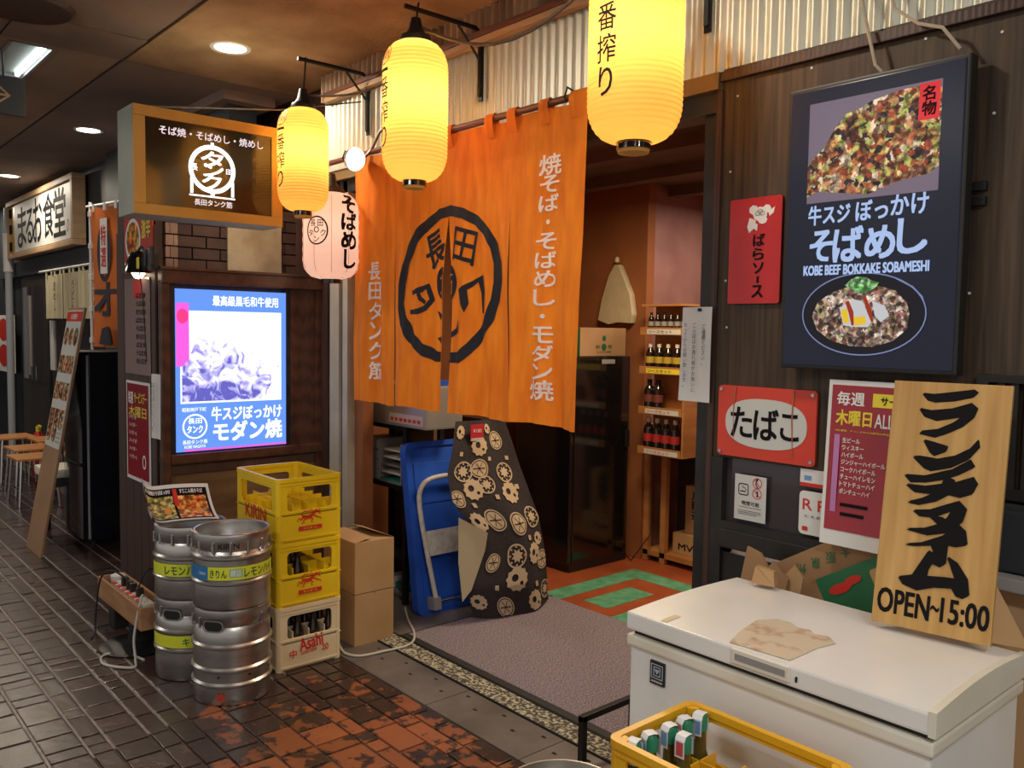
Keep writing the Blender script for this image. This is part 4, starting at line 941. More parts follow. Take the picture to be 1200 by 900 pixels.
# tobacco sign
t = thing('tobacco_sign', 'rusty vermilion enamel plate with black lettering in a white oval', 'sign', (-1.565, 2.5, 1.3))
MB().plate([rrect(-.185, -.12, .183, .122, .014, 4)], -.014, -.004).build('plate', m['tabred'], t)
def sq(cx, cz, rx, rz, n=44, p=2.5): return [(cx+rx*math.copysign(abs(math.cos(2*PI*i/n))**(2/p), math.cos(2*PI*i/n)), cz+rz*math.copysign(abs(math.sin(2*PI*i/n))**(2/p), math.sin(2*PI*i/n))) for i in range(n)]
Ink().poly(sq(0, 0, .153, .083)).build('oval', m['signpaper'], t, y=-.0155)
Ink().t('た', -.13, -.05, -.048, .05, bold=.04).t('ば', -.04, -.052, .05, .05, bold=.04).t('こ', .06, -.045, .125, .04, bold=.04).build('lettering', m['ink'], t, y=-.0165)
rust = M('rust', (.4, .13, .06), .9)
Ink().stroke([(-.115, .118), (-.122, .03), (-.118, -.07)], [.006, .003, .001]).build('rust_streak', rust, t, y=-.0172)
Ink().stroke([(.103, .118), (.1, .02), (.106, -.1)], [.006, .005, .002]).build('rust_streak', rust, t, y=-.0172)
for x, z in ((-.172, .108), (.17, .108), (-.172, -.106), (.17, -.106)): MB().cyl((x, -.014, z), (x, -.019, z), .006, seg=10).build('screw', m['chrome'], t)
# no smoking sticker
t = thing('smoking_sticker', 'small white sticker with smoking pictograms on the dark serving window', 'sticker', (-1.62, 2.497, .965))
MB().box(-.06, .062, 0, .0015, 0, .155).build('sheet', m['signpaper'], t)
k_ = Ink(); k_.poly(rrect(-.045, .085, -.005, .125, .008), rrect(-.042, .088, -.008, .122, .006)).rect(-.038, .096, -.016, .1).stroke([(-.014, .102), (-.018, .11), (-.028, .112), (-.03, .118)], .0025)
k_.stroke([(.026, .142), (.022, .128), (.03, .118)], .004).poly(circ(.027, .144, .004)).stroke([(.028, .105), (.03, .095), (.028, .085)], .005)
k_.t('喫煙可能', -.03, .052, .038, .066, bold=.02).t('Smoking permitted', -.04, .042, .045, .048, bold=0).rect(-.045, .032, .045, .0335).rect(-.045, .026, .045, .0275).rect(-.045, .02, .03, .0215)
k_.build('print', m['ink'], t, y=-.001)
Ink().ring(.028, .132, .018, .018, .0025, 24).stroke([(.016, .144), (.04, .12)], .0025).ring(.028, .096, .018, .018, .0025, 24).stroke([(.016, .108), (.04, .084)], .0025).build('red_ring', m['redink'], t, y=-.0015)
t = thing('payment_sticker', 'rounded white payment sticker with a red letter, half behind the crimson menu', 'sticker', (-1.40, 2.495, .96))
MB().plate([rrect(-.035, 0, .2, .14, .015, 4)], 0, .0015).build('sheet', m['paper'], t)
Ink().t('R', -.022, .08, .01, .115, bold=.02).t('P', .03, .08, .058, .115, bold=.02).poly(rrect(-.022, .012, -.002, .026, .003)).build('print', m['redink'], t, y=-.001)
Ink().t('使えます', -.015, .055, .06, .064, bold=.01).build('small_print', m['ink'], t, y=-.001)
t = thing('card_sticker', 'small white sticker strip above the payment sticker', 'sticker', (-1.40, 2.495, 1.115))
MB().box(-.035, .12, 0, .0015, .01, .055).build('sheet', m['paper'], t)
Ink().rect(-.02, .02, .005, .035).build('blue_print', m['bandb'], t, y=-.001); Ink().rect(-.035, .0, .12, .012).build('red_print', m['redink'], t, y=-.001)
# crimson menu in clear frame
t = thing('drinks_menu', 'crimson weekly drinks special menu in a clear acrylic frame behind the wooden board', 'menu', (-1.32, 2.42, .965), rot=(R(-3), 0, R(0)))
MB().grid(6, 8, lambda u, v: (.02*math.sin(PI*v)*-.3+.36*u, .012*math.sin(PI*v), .5*v)).build('acrylic_sheet', m['paper'], t)
Ink().rect(.012, .045, .348, .485).cutgrid(.04).build('crimson_print', m['menured'], t, fn=lambda x, z: (x-.006*math.sin(PI*z/.5), .012*math.sin(PI*z/.5)-.002, z))
fnm = lambda x, z: (x-.006*math.sin(PI*z/.5), .012*math.sin(PI*z/.5)-.0035, z)
k_ = Ink(); k_.t('毎週', .03, .425, .115, .465, bold=.035).t('ALL', .15, .365, .205, .405, bold=.02)
for q, s_ in enumerate(('生ビール', 'ウィスキー', 'ハイボール', 'ジンジャーハイボール', 'コークハイボール', 'チューハイレモン', 'トマトチューハイ', 'ポンチューハイ')):
    k_.t(s_, .055, .312-q*.022, .055+.0135*len(s_), .327-q*.022, bold=.03)
for q, s_ in enumerate(('焼酎', 'ウーロン', '緑茶', 'Jスパ', '梅酒', '果実酒', '清酒', 'カルピス')): k_.t(s_, .225, .312-q*.022, .225+.0135*len(s_), .327-q*.022, bold=.03)
k_.build('lettering', m['wprint'], t, fn=fnm)
Ink().t('木曜日', .03, .365, .14, .41, bold=.045).t('¥', .21, .36, .24, .415, bold=.05).t('100', .245, .36, .33, .41, bold=.04).t('※各種類、ドリンクのみの提供の商品です', .03, .345, .215, .351, bold=.01).build('yellow_lettering', m['yprint'], t, fn=fnm)
Ink().rect(.14, .425, .335, .465).build('yellow_band', m['yprint'], t, fn=fnm)
Ink().t('サービスデー', .165, .432, .31, .458, bold=.03).rect(.06, .12, .145, .13).rect(.062, .092, .135, .102).build('black_print', m['ink'], t, fn=lambda x, z: (x-.006*math.sin(PI*z/.5), .012*math.sin(PI*z/.5)-.005, z))
Ink().rect(.028, .1, .046, .335).build('lilac_band', m['purple'], t, fn=fnm)
# vent grille on the right
t = thing('vent_grille', 'dark louvred grille in the wall right of the wooden lunch board', 'grille', (-.88, 2.5, 1.0))
MB().box(-.03, .6, -.03, 0, .48, .5).box(-.03, .6, -.03, 0, .17, .2).box(-.03, 0, -.03, 0, .2, .48).build('frame', m['blackplastic'], t)
for k in range(16): MB().box(.02+k*.034, .038+k*.034, -.022, -.004, .2, .48).build('slat', m['black'], t)
t = thing('sill_unit', 'dark grey metal ledge unit under the louvred grille', 'ledge', (-.88, 2.5, .8))
MB().box(-.03, .7, -.12, 0, .2, .36, b=.008).build('housing', m['darkblue'], t); MB().box(-.03, .7, -.16, 0, .16, .195, b=.005).build('shelf', m['grey'], t)
MB().box(-.03, .7, -.1, 0, -.8, .15).build('lower_housing', m['black'], t)

# ================================================================== FREEZER AND WHAT STANDS ON IT
FX0, FX1, FY0, FY1, FZ = -1.51, -.69, 1.753, 2.27, .85
t = thing('chest_freezer', 'low white chest freezer in front of the serving window', 'freezer', ((FX0+FX1)/2, (FY0+FY1)/2, 0))
hw, hd = (FX1-FX0)/2, (FY1-FY0)/2
MB().box(-hw+.006, hw-.012, -hd+.012, hd-.01, .03, .755, b=.008).build('body', m['freezer'], t)
MB().box(-hw, hw-.003, -hd+.002, hd-.002, .745, .775, b=.006).build('body_rim', m['cream'], t)
MB().box(-hw+.012, hw-.02, -hd+.02, hd-.02, .775, .792).build('gasket', m['rubber'], t)
lid = MB().box(-hw, hw-.012, -hd, hd, .79, .838, b=.006); lid.grid(2, 14, lambda u, v: (-hw+.004+(2*hw-.018)*u, -hd+.003+(2*hd-.006)*v, .838+.007*math.sin(PI*v)))
ld = lid.build('lid', m['freezer'], t)
MB().plate([[(-hd-.001, .788)]+[(-hd-.001+(2*hd+.002)*i/12, .842+.016*math.sin(PI*i/12)) for i in range(13)]+[(hd+.001, .788)]], hw-.014, hw+.002, 'x').build('lid_end_cap', m['cream'], ld)
MB().box(-.07, .085, -hd-.006, -hd+.002, .8, .835, b=.002).build('handle', m['cream'], ld)
MB().box(-.06, .075, -hd-.007, -hd-.004, .81, .826).build('handle_recess', m['grey'], ld)
MB().box(.1, .104, -hd-.004, -hd, .806, .818).build('lock', m['steeld'], ld)
k_ = Ink().poly([(-.09, -.245), (-.115, -.16), (-.13, -.06), (-.1, -.015), (-.06, -.012), (-.03, -.03), (0, -.022), (.02, -.04), (.055, -.03), (.09, -.06), (.075, -.12), (.07, -.235)])
k_.cutgrid(.02).build('torn_label', m['stain'], ld, fn=lambda x, z: (x, z, .8395+.007*math.sin(PI*(z+hd)/(2*hd))))
Ink().rect(-.3, -.25, -.28, -.19).cutgrid(.02).build('tape', m['masktape'], ld, fn=lambda x, z: (x, z, .8392+.007*math.sin(PI*(z+hd)/(2*hd))))
bd = MB().box(-.33, -.282, -hd+.006, -hd+.013, .662, .725, b=.002).build('badge', m['blackplastic'], t)
Ink().poly([(-.326, .678), (-.286, .678), (-.286, .718), (-.326, .718)], [(-.323, .681), (-.289, .681), (-.289, .715), (-.323, .715)]).poly([(-.318, .685), (-.294, .685), (-.294, .711), (-.318, .711)], [(-.315, .688), (-.297, .688), (-.297, .708), (-.315, .708)]).poly([(-.316, .704), (-.296, .704), (-.306, .69)]).rect(-.325, .668, -.287, .673).build('badge_print', m['greystrip'], bd, y=-hd+.0055)
for x in (-hw+.06, hw-.06):
    for y_ in (-hd+.06, hd-.06): MB().cyl((x, y_, 0), (x, y_, .032), .022, seg=10).build('foot', m['rubber'], t)
# lunch board
t = thing('lunch_board', 'leaning pale wooden board with thick black brush lettering on the freezer', 'signboard', (-1.015, 2.14, .862), rot=(R(-10), 0, R(8)))
BW, BH = .276, .63
MB().box(0, BW, 0, .016, 0, BH, b=.002).build('board', m['ply'], t)
BR = {"ra1":[[73,599],[99,597],[154,607],[191,614],[200,608],[191,598],[149,586],[105,580],[86,584]],"ra2":[[69,559],[96,555],[144,563],[188,580],[202,568],[195,545],[174,523],[144,505],[112,490],[75,496],[79,501],[115,508],[149,527],[171,547],[112,533],[83,541]],"n1":[[86,479],[112,474],[142,467],[139,456],[114,443],[104,450]],"n2":[[210,490],[214,472],[193,442],[156,418],[109,404],[92,410],[65,434],[80,436],[122,433],[161,445],[193,466]],"chi1":[[49,385],[95,387],[157,410],[197,439],[207,424],[175,402],[145,387],[101,374],[64,370]],"chi2":[[55,361],[99,361],[170,380],[207,397],[217,382],[208,358],[182,346],[150,350],[109,346],[76,346]],"chi3":[[144,390],[165,385],[165,356],[128,329],[89,315],[63,317],[95,330],[133,354]],"ta1":[[78,297],[115,303],[154,322],[180,334],[198,317],[191,285],[163,256],[116,242],[66,248],[106,255],[138,270],[158,291],[167,311],[126,288],[93,287]],"ta2":[[117,289],[146,288],[170,275],[162,262],[136,274]],"i1":[[66,209],[103,218],[149,242],[184,276],[200,263],[206,232],[183,224],[163,225],[162,177],[151,168],[129,175],[134,203],[127,218],[87,210]],"mu":[[122,201],[141,193],[124,154],[122,137],[163,142],[189,143],[174,179],[167,194],[189,182],[214,148],[220,111],[208,102],[193,105],[182,122],[142,116],[103,101],[69,110],[58,124],[89,134],[102,161]]}
k_ = Ink()
for l in BR.values():
    for dx, dz in ((0, 0), (.0022, .001), (-.0022, -.001), (.0006, .0026), (-.0006, -.0026)): k_.poly([(a+dx, b+dz) for a, b in K(l)])
k_.build('brush_lettering', m['ink'], t, y=-.001)
Ink().t('OPEN', .012, .03, .135, .09, bold=.045).t('~', .138, .055, .158, .07, bold=.03).t('15:00', .162, .034, .268, .093, bold=.04).build('hour_lettering', m['ink'], t, y=-.001)
MB().grid(1, 1, lambda u, v: (.22+.12*u, .06+.05*u, .0+.22*v*(1-u))).build('cardboard_prop', m['card'], t)
# folded kraft paper on the freezer
t = thing('paper_scrap', 'folded scrap of brown paper at the back edge of the freezer lid', 'scrap', (-1.385, 2.22, .853), R(20))
MB().add([(-.035, 0, 0), (.035, -.01, 0), (.038, .03, 0), (-.03, .04, 0), (-.025, .005, .05), (-.015, .0, .052), (.03, 0, .042), (.032, .025, .04), (-.02, .03, .05)], [(0, 1, 6, 5, 4), (1, 2, 7, 6), (2, 3, 8, 7), (3, 0, 4, 8), (4, 5, 6, 7, 8), (0, 3, 2, 1)]).build('fold', m['card'], t)
# flattened cartons behind freezer
t = thing('flat_carton', 'flattened brown carton with green characters wedged behind the freezer', 'carton', (-1.375, 2.455, .745), rot=(R(-5), R(-31), R(0)))
MB().box(-.1, .56, 0, .012, -.3, .155, b=.002).build('panel', m['cardd'], t)
MB().box(-.08, .56, -.02, 0, -.3, .05, b=.002).build('flap', m['cardd'], t)
k_ = Ink()
for q, ch in enumerate('州泉阪大府'): k_.t(ch, .02+q*.055, .09, .052+q*.055, .125, bold=.01, rot=R(160))
k_.build('green_lettering', m['green'], t, y=-.002)
Ink().rect(.08, -.1, .5, .06).build('green_print', m['green'], t, y=-.022)
Ink().poly(rrect(.26, -.02, .34, .03, .01)).build('kraft_print', m['card'], t, y=-.024)
Ink().poly(circ(.15, .01, .04, .015)).poly(circ(.2, .02, .03, .012)).build('red_print', m['redink'], t, y=-.024)
t = thing('flat_carton', 'torn brown carton flaps poking up at the back left of the freezer', 'carton', (-1.56, 2.36, .78), rot=(R(-5), R(8), 0))
MB().plate([[(0, -.4), (.16, -.4), (.16, .08), (.1, .12), (.085, .095), (.05, .13), (.0, .135)]], 0, .01).build('flap', m['cardd'], t)
MB().plate([[(.1, -.4), (.22, -.4), (.2, .1), (.165, .13), (.12, .06)]], .014, .022).build('flap', m['card'], t)
t = thing('flat_carton', 'brown carton leaning behind the right end of the freezer', 'carton', (-.78, 2.33, 0), rot=(R(-4), 0, 0))
MB().plate([[(-.25, 0), (.22, 0), (.22, .76), (-.02, 1.0), (-.25, 1.0)]], 0, .012).build('flap', m['card'], t)
# ================================================================== CRATES
def hole(w0, w1, z0, z1): return rrect(w0, z0, w1, z1, .02, 4)
def crate_mesh(t, mt, Lx=.445, Ly=.33, H=.30, hz=(.148, .256), divider=True):
    th = .009; b = MB()
    def side(L, n):
        q = MB(); q.plate([[(-L/2+.02, .012), (L/2-.02, .012), (L/2-.02, H), (-L/2+.02, H)], hole(-L/2+.05, L/2-.05, *hz)], 0, th)
        return q
    for sgn in (-1, 1):
        q = side(Lx, 0); b.add([(x, sgn*(Ly/2-y), z) for x, y, z in q.v], q.f)
        q = side(Ly, 0); b.add([(sgn*(Lx/2-y), x, z) for x, y, z in q.v], q.f)
    # rounded corner posts
    for sx in (-1, 1):
        for sy in (-1, 1):
            cx, cy = sx*(Lx/2-.018), sy*(Ly/2-.018); b.tube([(cx, cy, .0), (cx, cy, H-.001)], .0195, 14)
    bo = b.build('body', mt, t)
    r_ = MB()
    def frame(z0, z1, o, i_):
        r_.plate([rrect(-Lx/2-o, -Ly/2-o, Lx/2+o, Ly/2+o, .026), rrect(-Lx/2+i_, -Ly/2+i_, Lx/2-i_, Ly/2-i_, .02)], z0, z1, 'z')
    frame(H-.016, H+.0015, .005, .013); r_.build('rim', mt, t)
    r_ = MB(); frame(hz[0]-.01, hz[0]-.002, .003, .0); frame(.012, .02, .003, 0); frame(H-.032, H-.026, .003, 0); r_.build('rib', mt, t)
    MB().box(-Lx/2+.01, Lx/2-.01, -Ly/2+.01, Ly/2-.01, .0, .012).build('floor_grid', mt, t)
    if divider:
        g = MB()
        for k in range(1, 5): g.box(-Lx/2+k*Lx/5-.002, -Lx/2+k*Lx/5+.002, -Ly/2+.01, Ly/2-.01, .012, hz[0]+.03)
        for k in range(1, 4): g.box(-Lx/2+.01, Lx/2-.01, -Ly/2+k*Ly/4-.002, -Ly/2+k*Ly/4+.002, .012, hz[0]+.03)
        # scalloped cell rims
        for i in range(5):
            for j in range(4):
                cx, cy = -Lx/2+(i+.5)*Lx/5, -Ly/2+(j+.5)*Ly/4
                g.plate([[(cx-Lx/10, cy-Ly/8), (cx+Lx/10, cy-Ly/8), (cx+Lx/10, cy+Ly/8), (cx-Lx/10, cy+Ly/8)], circ(cx, cy, .034, n=14)], hz[0]-.02, hz[0]-.016, 'z')
        g.build('divider', mt, t)
    return bo
CXC, CYC = -3.585-.2225, 1.73+.165
def beast(t, yo, mt='redink'):
    """stylised running beast and banner on the end panel; drawn in a plane facing +x"""
    k_ = Ink()
    k_.stroke([(-.05, .1), (-.035, .118), (-.01, .112), (.012, .122), (.03, .14), (.045, .132), (.052, .12)], [.004, .014, .018, .016, .012, .008, .003])
    k_.stroke([(-.03, .112), (-.045, .13), (-.03, .143), (-.012, .138), (-.004, .146)], [.006, .007, .006, .005, .002])
    k_.stroke([(.0, .112), (.012, .1), (.004, .088), (.016, .084)], [.008, .006, .005, .003]).stroke([(-.02, .11), (-.036, .098), (-.03, .088), (-.046, .086)], [.008, .006, .005, .003])
    k_.stroke([(.02, .118), (.036, .108), (.052, .104), (.06, .094)], [.007, .006, .005, .002]).stroke([(-.045, .104), (-.06, .112), (-.066, .1), (-.056, .094)], [.004, .005, .004, .002])
    k_.stroke([(.02, .13), (.01, .142), (-.002, .136), (.004, .15)], [.006, .006, .005, .003]).stroke([(.04, .136), (.05, .146), (.056, .138)], [.005, .004, .002])
    k_.rect(-.06, .052, .06, .072)
    o = k_.build('beast_emblem', m[mt], t, fn=lambda x, z: (yo, x, z))
    Ink().t('キリンビール', -.035, .0565, .035, .0675, bold=.03).build('banner_lettering', m['yprint'], t, fn=lambda x, z: (yo+.0008, x, z))
def facex(yo): return lambda x, z: (yo, x, z)
def bottle_tree():
    t = thing('beer_bottle', 'proto', 'bottle')
    MB().lathe([(0, 0), (.029, .0), (.0305, .006), (.0305, .13), (.028, .155), (.016, .19), (.0135, .225), (.015, .232), (.013, .24)], seg=16).build('glass', m['darkglass'], t, smooth=True)
    MB().lathe([(.0145, .234), (.0145, .242), (0, .243)], seg=12).build('cap', m['steeld'], t, smooth=True)
    return t
names = ['topmost bright yellow crate, empty, of the stack of three beside the kegs', 'middle bright yellow crate of the stack, part filled with bottles', 'ivory bottom crate with red lettering under the two yellow crates']
for i in range(3):
    z0 = .60-.30*i
    t = thing('beer_crate', names[i], 'crate', (CXC, CYC, z0), 0, 'stack of three beer crates')
    crate_mesh(t, m['yellow'] if i < 2 else m['ivory'])
    xf = .2225+.0035
    if i < 2:
        beast(t, xf)
        Ink().t('KIRIN', -.11, .085, .11, .15, bold=.03).build('lettering', m['redink'], t, y=-.165-.0035)
    else:
        k_ = Ink(); k_.t('Asahi', -.055, .085, .065, .145, bold=.045, rot=.12).t('中', -.105, .055, -.07, .095, bold=.04).t('ASAHI BEER', -.05, .065, .035, .08, bold=.03, rot=.08).t('20', .06, .06, .095, .09, bold=.04)
        k_.build('lettering', m['redink'], t, fn=facex(xf))
        Ink().t('Asahi', -.1, .06, .1, .14, bold=.045).build('lettering', m['redink'], t, y=-.165-.0035)
b0 = bottle_tree(); first = True
for i, cells_ in ((1, [(4, 0), (4, 1), (3, 1), (3, 0), (2, 0), (2, 2), (1, 1)]), (2, [(4, j) for j in range(4)]+[(3, j) for j in range(4)]+[(2, j) for j in range(4)]+[(0, 0), (1, 0)])):
    for (a, b) in cells_:
        t = b0 if first else copy_tree(b0); first = False
        t.location = (CXC-.2225+(a+.5)*.089, CYC-.165+(b+.5)*.0825, .60-.30*i+.012)
        od = ('leftmost', 'second from left', 'third from left', 'rightmost')[b]
        t['label'] = ('dark bottle behind the opening of the middle yellow crate, '+od) if (i == 1 and a == 4) else 'dark beer bottle deeper inside the middle yellow crate' if i == 1 else ('dark bottle behind the opening of the ivory crate, '+od) if a == 4 else 'dark beer bottle deeper inside the ivory crate'
        t['group'] = 'bottles in the middle yellow crate' if i == 1 else 'bottles in the ivory crate'
# front yellow crate with recapped bottles
YX, YY = -1.04, 1.55
for i in range(2):
    t = thing('beer_crate', ('amber yellow crate at the lower frame edge holding recapped bottles', 'lower amber yellow crate under the one with the recapped bottles')[i], 'crate', (YX, YY, .40-.29*i), R(0), 'amber crates before the freezer')
    if i == 0: crate_mesh(t, m['yellowd'], Lx=.42, Ly=.30, H=.29, hz=(.165, .262))
    else: crate_mesh(t, m['yellowd'], Lx=.42, Ly=.30, H=.29, hz=(.165, .25), divider=False)
t = thing('crate_dolly', 'black wheeled dolly under the amber yellow crates', 'dolly', (YX, YY, 0))
MB().box(-.2, .2, -.14, .14, .07, .11, b=.01).build('deck', m['blackplastic'], t)
for x in (-.16, .16):
    for y_ in (-.1, .1): MB().cyl((x-.012, y_, .035), (x+.012, y_, .035), .035, seg=14).build('wheel', m['caster'], t)
bcol = [('b', -.168, -.055), ('b', -.165, .012), ('r', -.165, .07), ('b', -.158, .118), ('r', -.115, .0), ('b', -.17, -.11)]
lbs = ['recapped bottle with a blue seal, second from the crate corner nearest the frame edge', 'recapped bottle with a blue seal in the middle of the amber crate row', 'recapped bottle with a red seal, second furthest in the crate row', 'recapped bottle with a blue seal, furthest back in the amber crate', 'recapped bottle with a red seal standing right of the others', 'recapped bottle closest to the near left crate corner']
for (c_, x, y_), lb in zip(bcol, lbs):
    t = thing('recapped_bottle', lb, 'bottle', (YX+x, YY+y_, .392), R(random.uniform(-50, 20)), 'recapped bottles in the amber crate')
    MB().lathe([(0, 0), (.03, 0), (.031, .01), (.031, .15), (.027, .175), (.016, .21), (.0145, .25), (.016, .262)], seg=18).build('glass', m['greenglass'], t, smooth=True)
    MB().lathe([(.0165, .255), (.017, .284), (.012, .292), (0, .293)], seg=16).build('cap', m['greencap'], t, smooth=True)
    bnd = MB(); pr = [(-.0185, .245), (-.0185, .285), (-.013, .2955), (0, .297), (.013, .2955), (.0185, .285), (.0185, .245)]
    bnd.grid(1, 6, lambda u, v: (-.013+.026*u, pr[int(round(v*6))][0], pr[int(round(v*6))][1])); bnd.build('seal_band', m['bandw'], t)
    Ink().rect(-.009, .25, .009, .282).build('seal_print', m['band'+c_], t, y=-.0192)
t = thing('beer_keg', 'steel keg rim just showing at the bottom frame edge beside the amber crate', 'keg', (-1.47, 1.48, 0))
MB().lathe([(0, .02), (.15, .02), (.155, .0), (.16, .02), (.16, .40), (.165, .42), (.155, .445), (.15, .445), (.148, .40), (0, .395)], seg=40).build('shell', m['steel'], t, smooth=True)
MB().lathe([(.03, .4), (.03, .42), (0, .42)], seg=16).build('valve', m['cap'], t)
# ================================================================== KEGS
def keg(name, x, y, z0, H, r, label, ribs, holes, lab=None, top=False, words=None, rz=0, kw=None):
    t = thing('beer_keg', label, 'keg', (x, y, z0), R(rz), 'two stacks of steel kegs')
    P_ = [(0, .03), (r-.03, .025), (r-.02, .0), (r-.004, .004), (r, .02)]
    zz = .02; ev = sorted(ribs)
    for zc in ev: P_ += [(r-.003, zc-.012), (r+.006, zc-.004), (r+.006, zc+.004), (r-.003, zc+.012)]
    P_ += [(r-.003, H-.09), (r-.012, H-.075), (r-.004, H-.06), (r, H-.012), (r-.002, H-.003), (r-.008, H), (r-.014, H-.003), (r-.016, H-.02), (r-.02, H-.06), (r-.03, H-.085), (0, H-.07)]
    MB().lathe(P_, seg=64).build('shell', m['steel'], t, smooth=True)
    def on(a, zc, rr=r): return (rr*math.cos(a), rr*math.sin(a), zc)
    fn = lambda x_, z_: ((r+.0015)*math.cos(x_/r-PI/2), (r+.0015)*math.sin(x_/r-PI/2), z_)
    if holes:
        for c_ in (-.08, .35):
            Ink().poly(rrect(c_-.04, H-.085, c_+.04, H-.045, .018, 6)).cutgrid(.01).build('hand_hole', m['blackplastic'], t, fn=fn)
            Ink().poly(rrect(c_-.046, H-.091, c_+.046, H-.039, .022, 6), rrect(c_-.04, H-.085, c_+.04, H-.045, .018, 6)).cutgrid(.01).build('hole_lip', m['steel'], t, fn=lambda x_, z_: ((r+.004)*math.cos(x_/r-PI/2), (r+.004)*math.sin(x_/r-PI/2), z_))
    e_ = MB()
    for k in range(14):
        a = 2*PI*k/14+.2
        if holes and abs(((a+PI/2+PI) % (2*PI))-PI) < .55: continue
        e_.tube([on(a, H-.08, r-.001), on(a, H-.035, r-.001)], .006, 6)
    e_.build('pressed_rib', m['steel'], t, smooth=True)['kind'] = 'stuff'
    if top:
        MB().lathe([(.045, H-.07), (.045, H-.045), (.035, H-.04), (.02, H-.042), (0, H-.042)], seg=20).build('valve', m['greystrip'], t, smooth=True)
    sm = MB()
    for a in (-.35, .45, 1.2): sm.v += []; sm.tube([on(a-PI/2, (ev[0] if ev else .1)+.04, r-.004), on(a-PI/2, (ev[0] if ev else .1)+.04, r+.0015)], .005, 8)
    sm.build('vent_dot', m['blackplastic'], t)['kind'] = 'stuff'
    if lab is not None:
        z1, z2 = lab
        lo_ = Ink().rect(-.24, z1, .24, z2).cutgrid(.01, (0,)).build('label_band', m['lemon'], t, fn=lambda x_, z_: ((r+.002)*math.cos(x_/r-PI/2), (r+.002)*math.sin(x_/r-PI/2), z_))
        f3 = lambda x_, z_: ((r+.003)*math.cos(x_/r-PI/2), (r+.003)*math.sin(x_/r-PI/2), z_); f4 = lambda x_, z_: ((r+.004)*math.cos(x_/r-PI/2), (r+.004)*math.sin(x_/r-PI/2), z_)
        hgt = z2-z1
        if words == 'full':
            Ink().rect(-.24, z1, -.10, z2).cutgrid(.01, (0,)).build('blue_field', m['labelblue'], t, fn=f3)
            Ink().t('ご注文は', -.15, z1+hgt*.35, -.11, z1+hgt*.6, bold=.01).build('white_lettering', m['wprint'], t, fn=f4)
            Ink().rect(-.01, z1+hgt*.2, .042, z2-hgt*.15).cutgrid(.01, (0,)).build('green_field', m['labelgreen'], t, fn=f3)
            Ink().t('樽詰', -.005, z1+hgt*.25, .037, z2-hgt*.2, bold=.02).build('field_lettering', m['wprint'], t, fn=f4)
            Ink().t('きりん', -.09, z1+hgt*.2, -.02, z2-hgt*.2, bold=.02).t('レモンハイ', .05, z1+hgt*.15, .2, z2-hgt*.15, bold=.02).cutgrid(.01, (0,)).build('lettering', m['darkgreen'], t, fn=f4)
        elif words: Ink().t(words, *kw, bold=.02).cutgrid(.01, (0,)).build('lettering', m['darkgreen'], t, fn=f4)
    return t, fn
kx, ky = -3.54, 1.497
az = 90-math.degrees(math.atan2(ky, -kx))   # faces the passage
FR = 90-22.9                                  # face toward the viewer's side of the passage
t, fn = keg('k', kx, ky, 0, .408, .163, 'tall lower keg of the front stack with a hand hole and red number', [.085, .15, .25], True, rz=FR)
Ink().t('20', -.065, .025, -.035, .055, bold=.05).build('red_number', m['redink'], t, fn=fn)
t, fn = keg('k', kx, ky, .408, .322, .163, 'upper keg of the front stack with a yellow and blue lemon label', [.115, .222], False, (.132, .187), True, 'full', rz=FR)
Ink().t('KIRIN', -.055, .262, .03, .285, bold=.02).build('embossed_lettering', m['steeld'], t, fn=fn); Ink().ring(-.0, .27, .085, .04, .0025, 30).build('embossed_oval', m['steel'], t, fn=lambda x_, z_: (.1665*math.cos(x_/.163-PI/2), .1665*math.sin(x_/.163-PI/2), z_))
kx2, ky2 = -3.895, 1.452
t, fn = keg('k', kx2, ky2, 0, .37, .157, 'lower keg of the rear stack, half hidden behind the front kegs', [.14, .225], True, (.155, .21), words='キリン', kw=(-.03, .165, .07, .2), rz=FR)
t, fn = keg('k', kx2, ky2, .37, .33, .157, 'upper keg of the rear stack, under the food flyers', [.1, .19], False, (.11, .165), True, words='レモンハイ', kw=(-.11, .118, .05, .157), rz=FR)
# flyers on the rear kegs
t = thing('flyer_stack', 'curled stack of colour food flyers lying on the rear kegs', 'flyers', (-3.9, 1.40, .70), rot=(0, 0, R(82)))
for k in range(4):
    def fs(u, v, k=k):
        x = -.19+.34*u; s_ = v
        c_ = max(0, .32-u)/.32
        return (x+.05*c_*c_, -.12+.22*s_-.004*k, .014+.003*k+.125*s_*s_+.055*c_**2+.01*math.sin(u*3))
    o = MB(); o.grid(14, 8, fs); o.build('flyer_sheet', m['paper'], t, smooth=True)
fsn = lambda u, v: (lambda p: (p[0], p[1]-.001, p[2]+.002))(((-.19+.34*u)+.05*(max(0, .32-u)/.32)**2, -.12+.22*v-.012, .023+.125*v*v+.055*(max(0, .32-u)/.32)**2+.01*math.sin(u*3)))
Ink().rect(.07, .1, .96, .93).cutgrid(.05).build('black_print', m['ink'], t, fn=fsn)
fsn2 = lambda u, v: (lambda p: (p[0], p[1]-.001, p[2]+.0015))(fsn(u, v)); fsn3 = lambda u, v: (lambda p: (p[0], p[1]-.001, p[2]+.0015))(fsn2(u, v))
m['noodle'] = cells('noodle photo', [(.55, .4, .15), (.45, .45, .12), (.7, .55, .3), (.25, .28, .08)], 60, 0)
m['noodle2'] = cells('sauce noodle photo', [(.8, .25, .05), (.85, .35, .08), (.65, .15, .03), (.85, .5, .2)], 60, 0)
Ink().rect(.09, .14, .5, .78).cutgrid(.05).build('noodle_photo', m['noodle'], t, fn=fsn2)
Ink().rect(.53, .14, .93, .78).cutgrid(.05).build('noodle_photo', m['noodle2'], t, fn=fsn2)
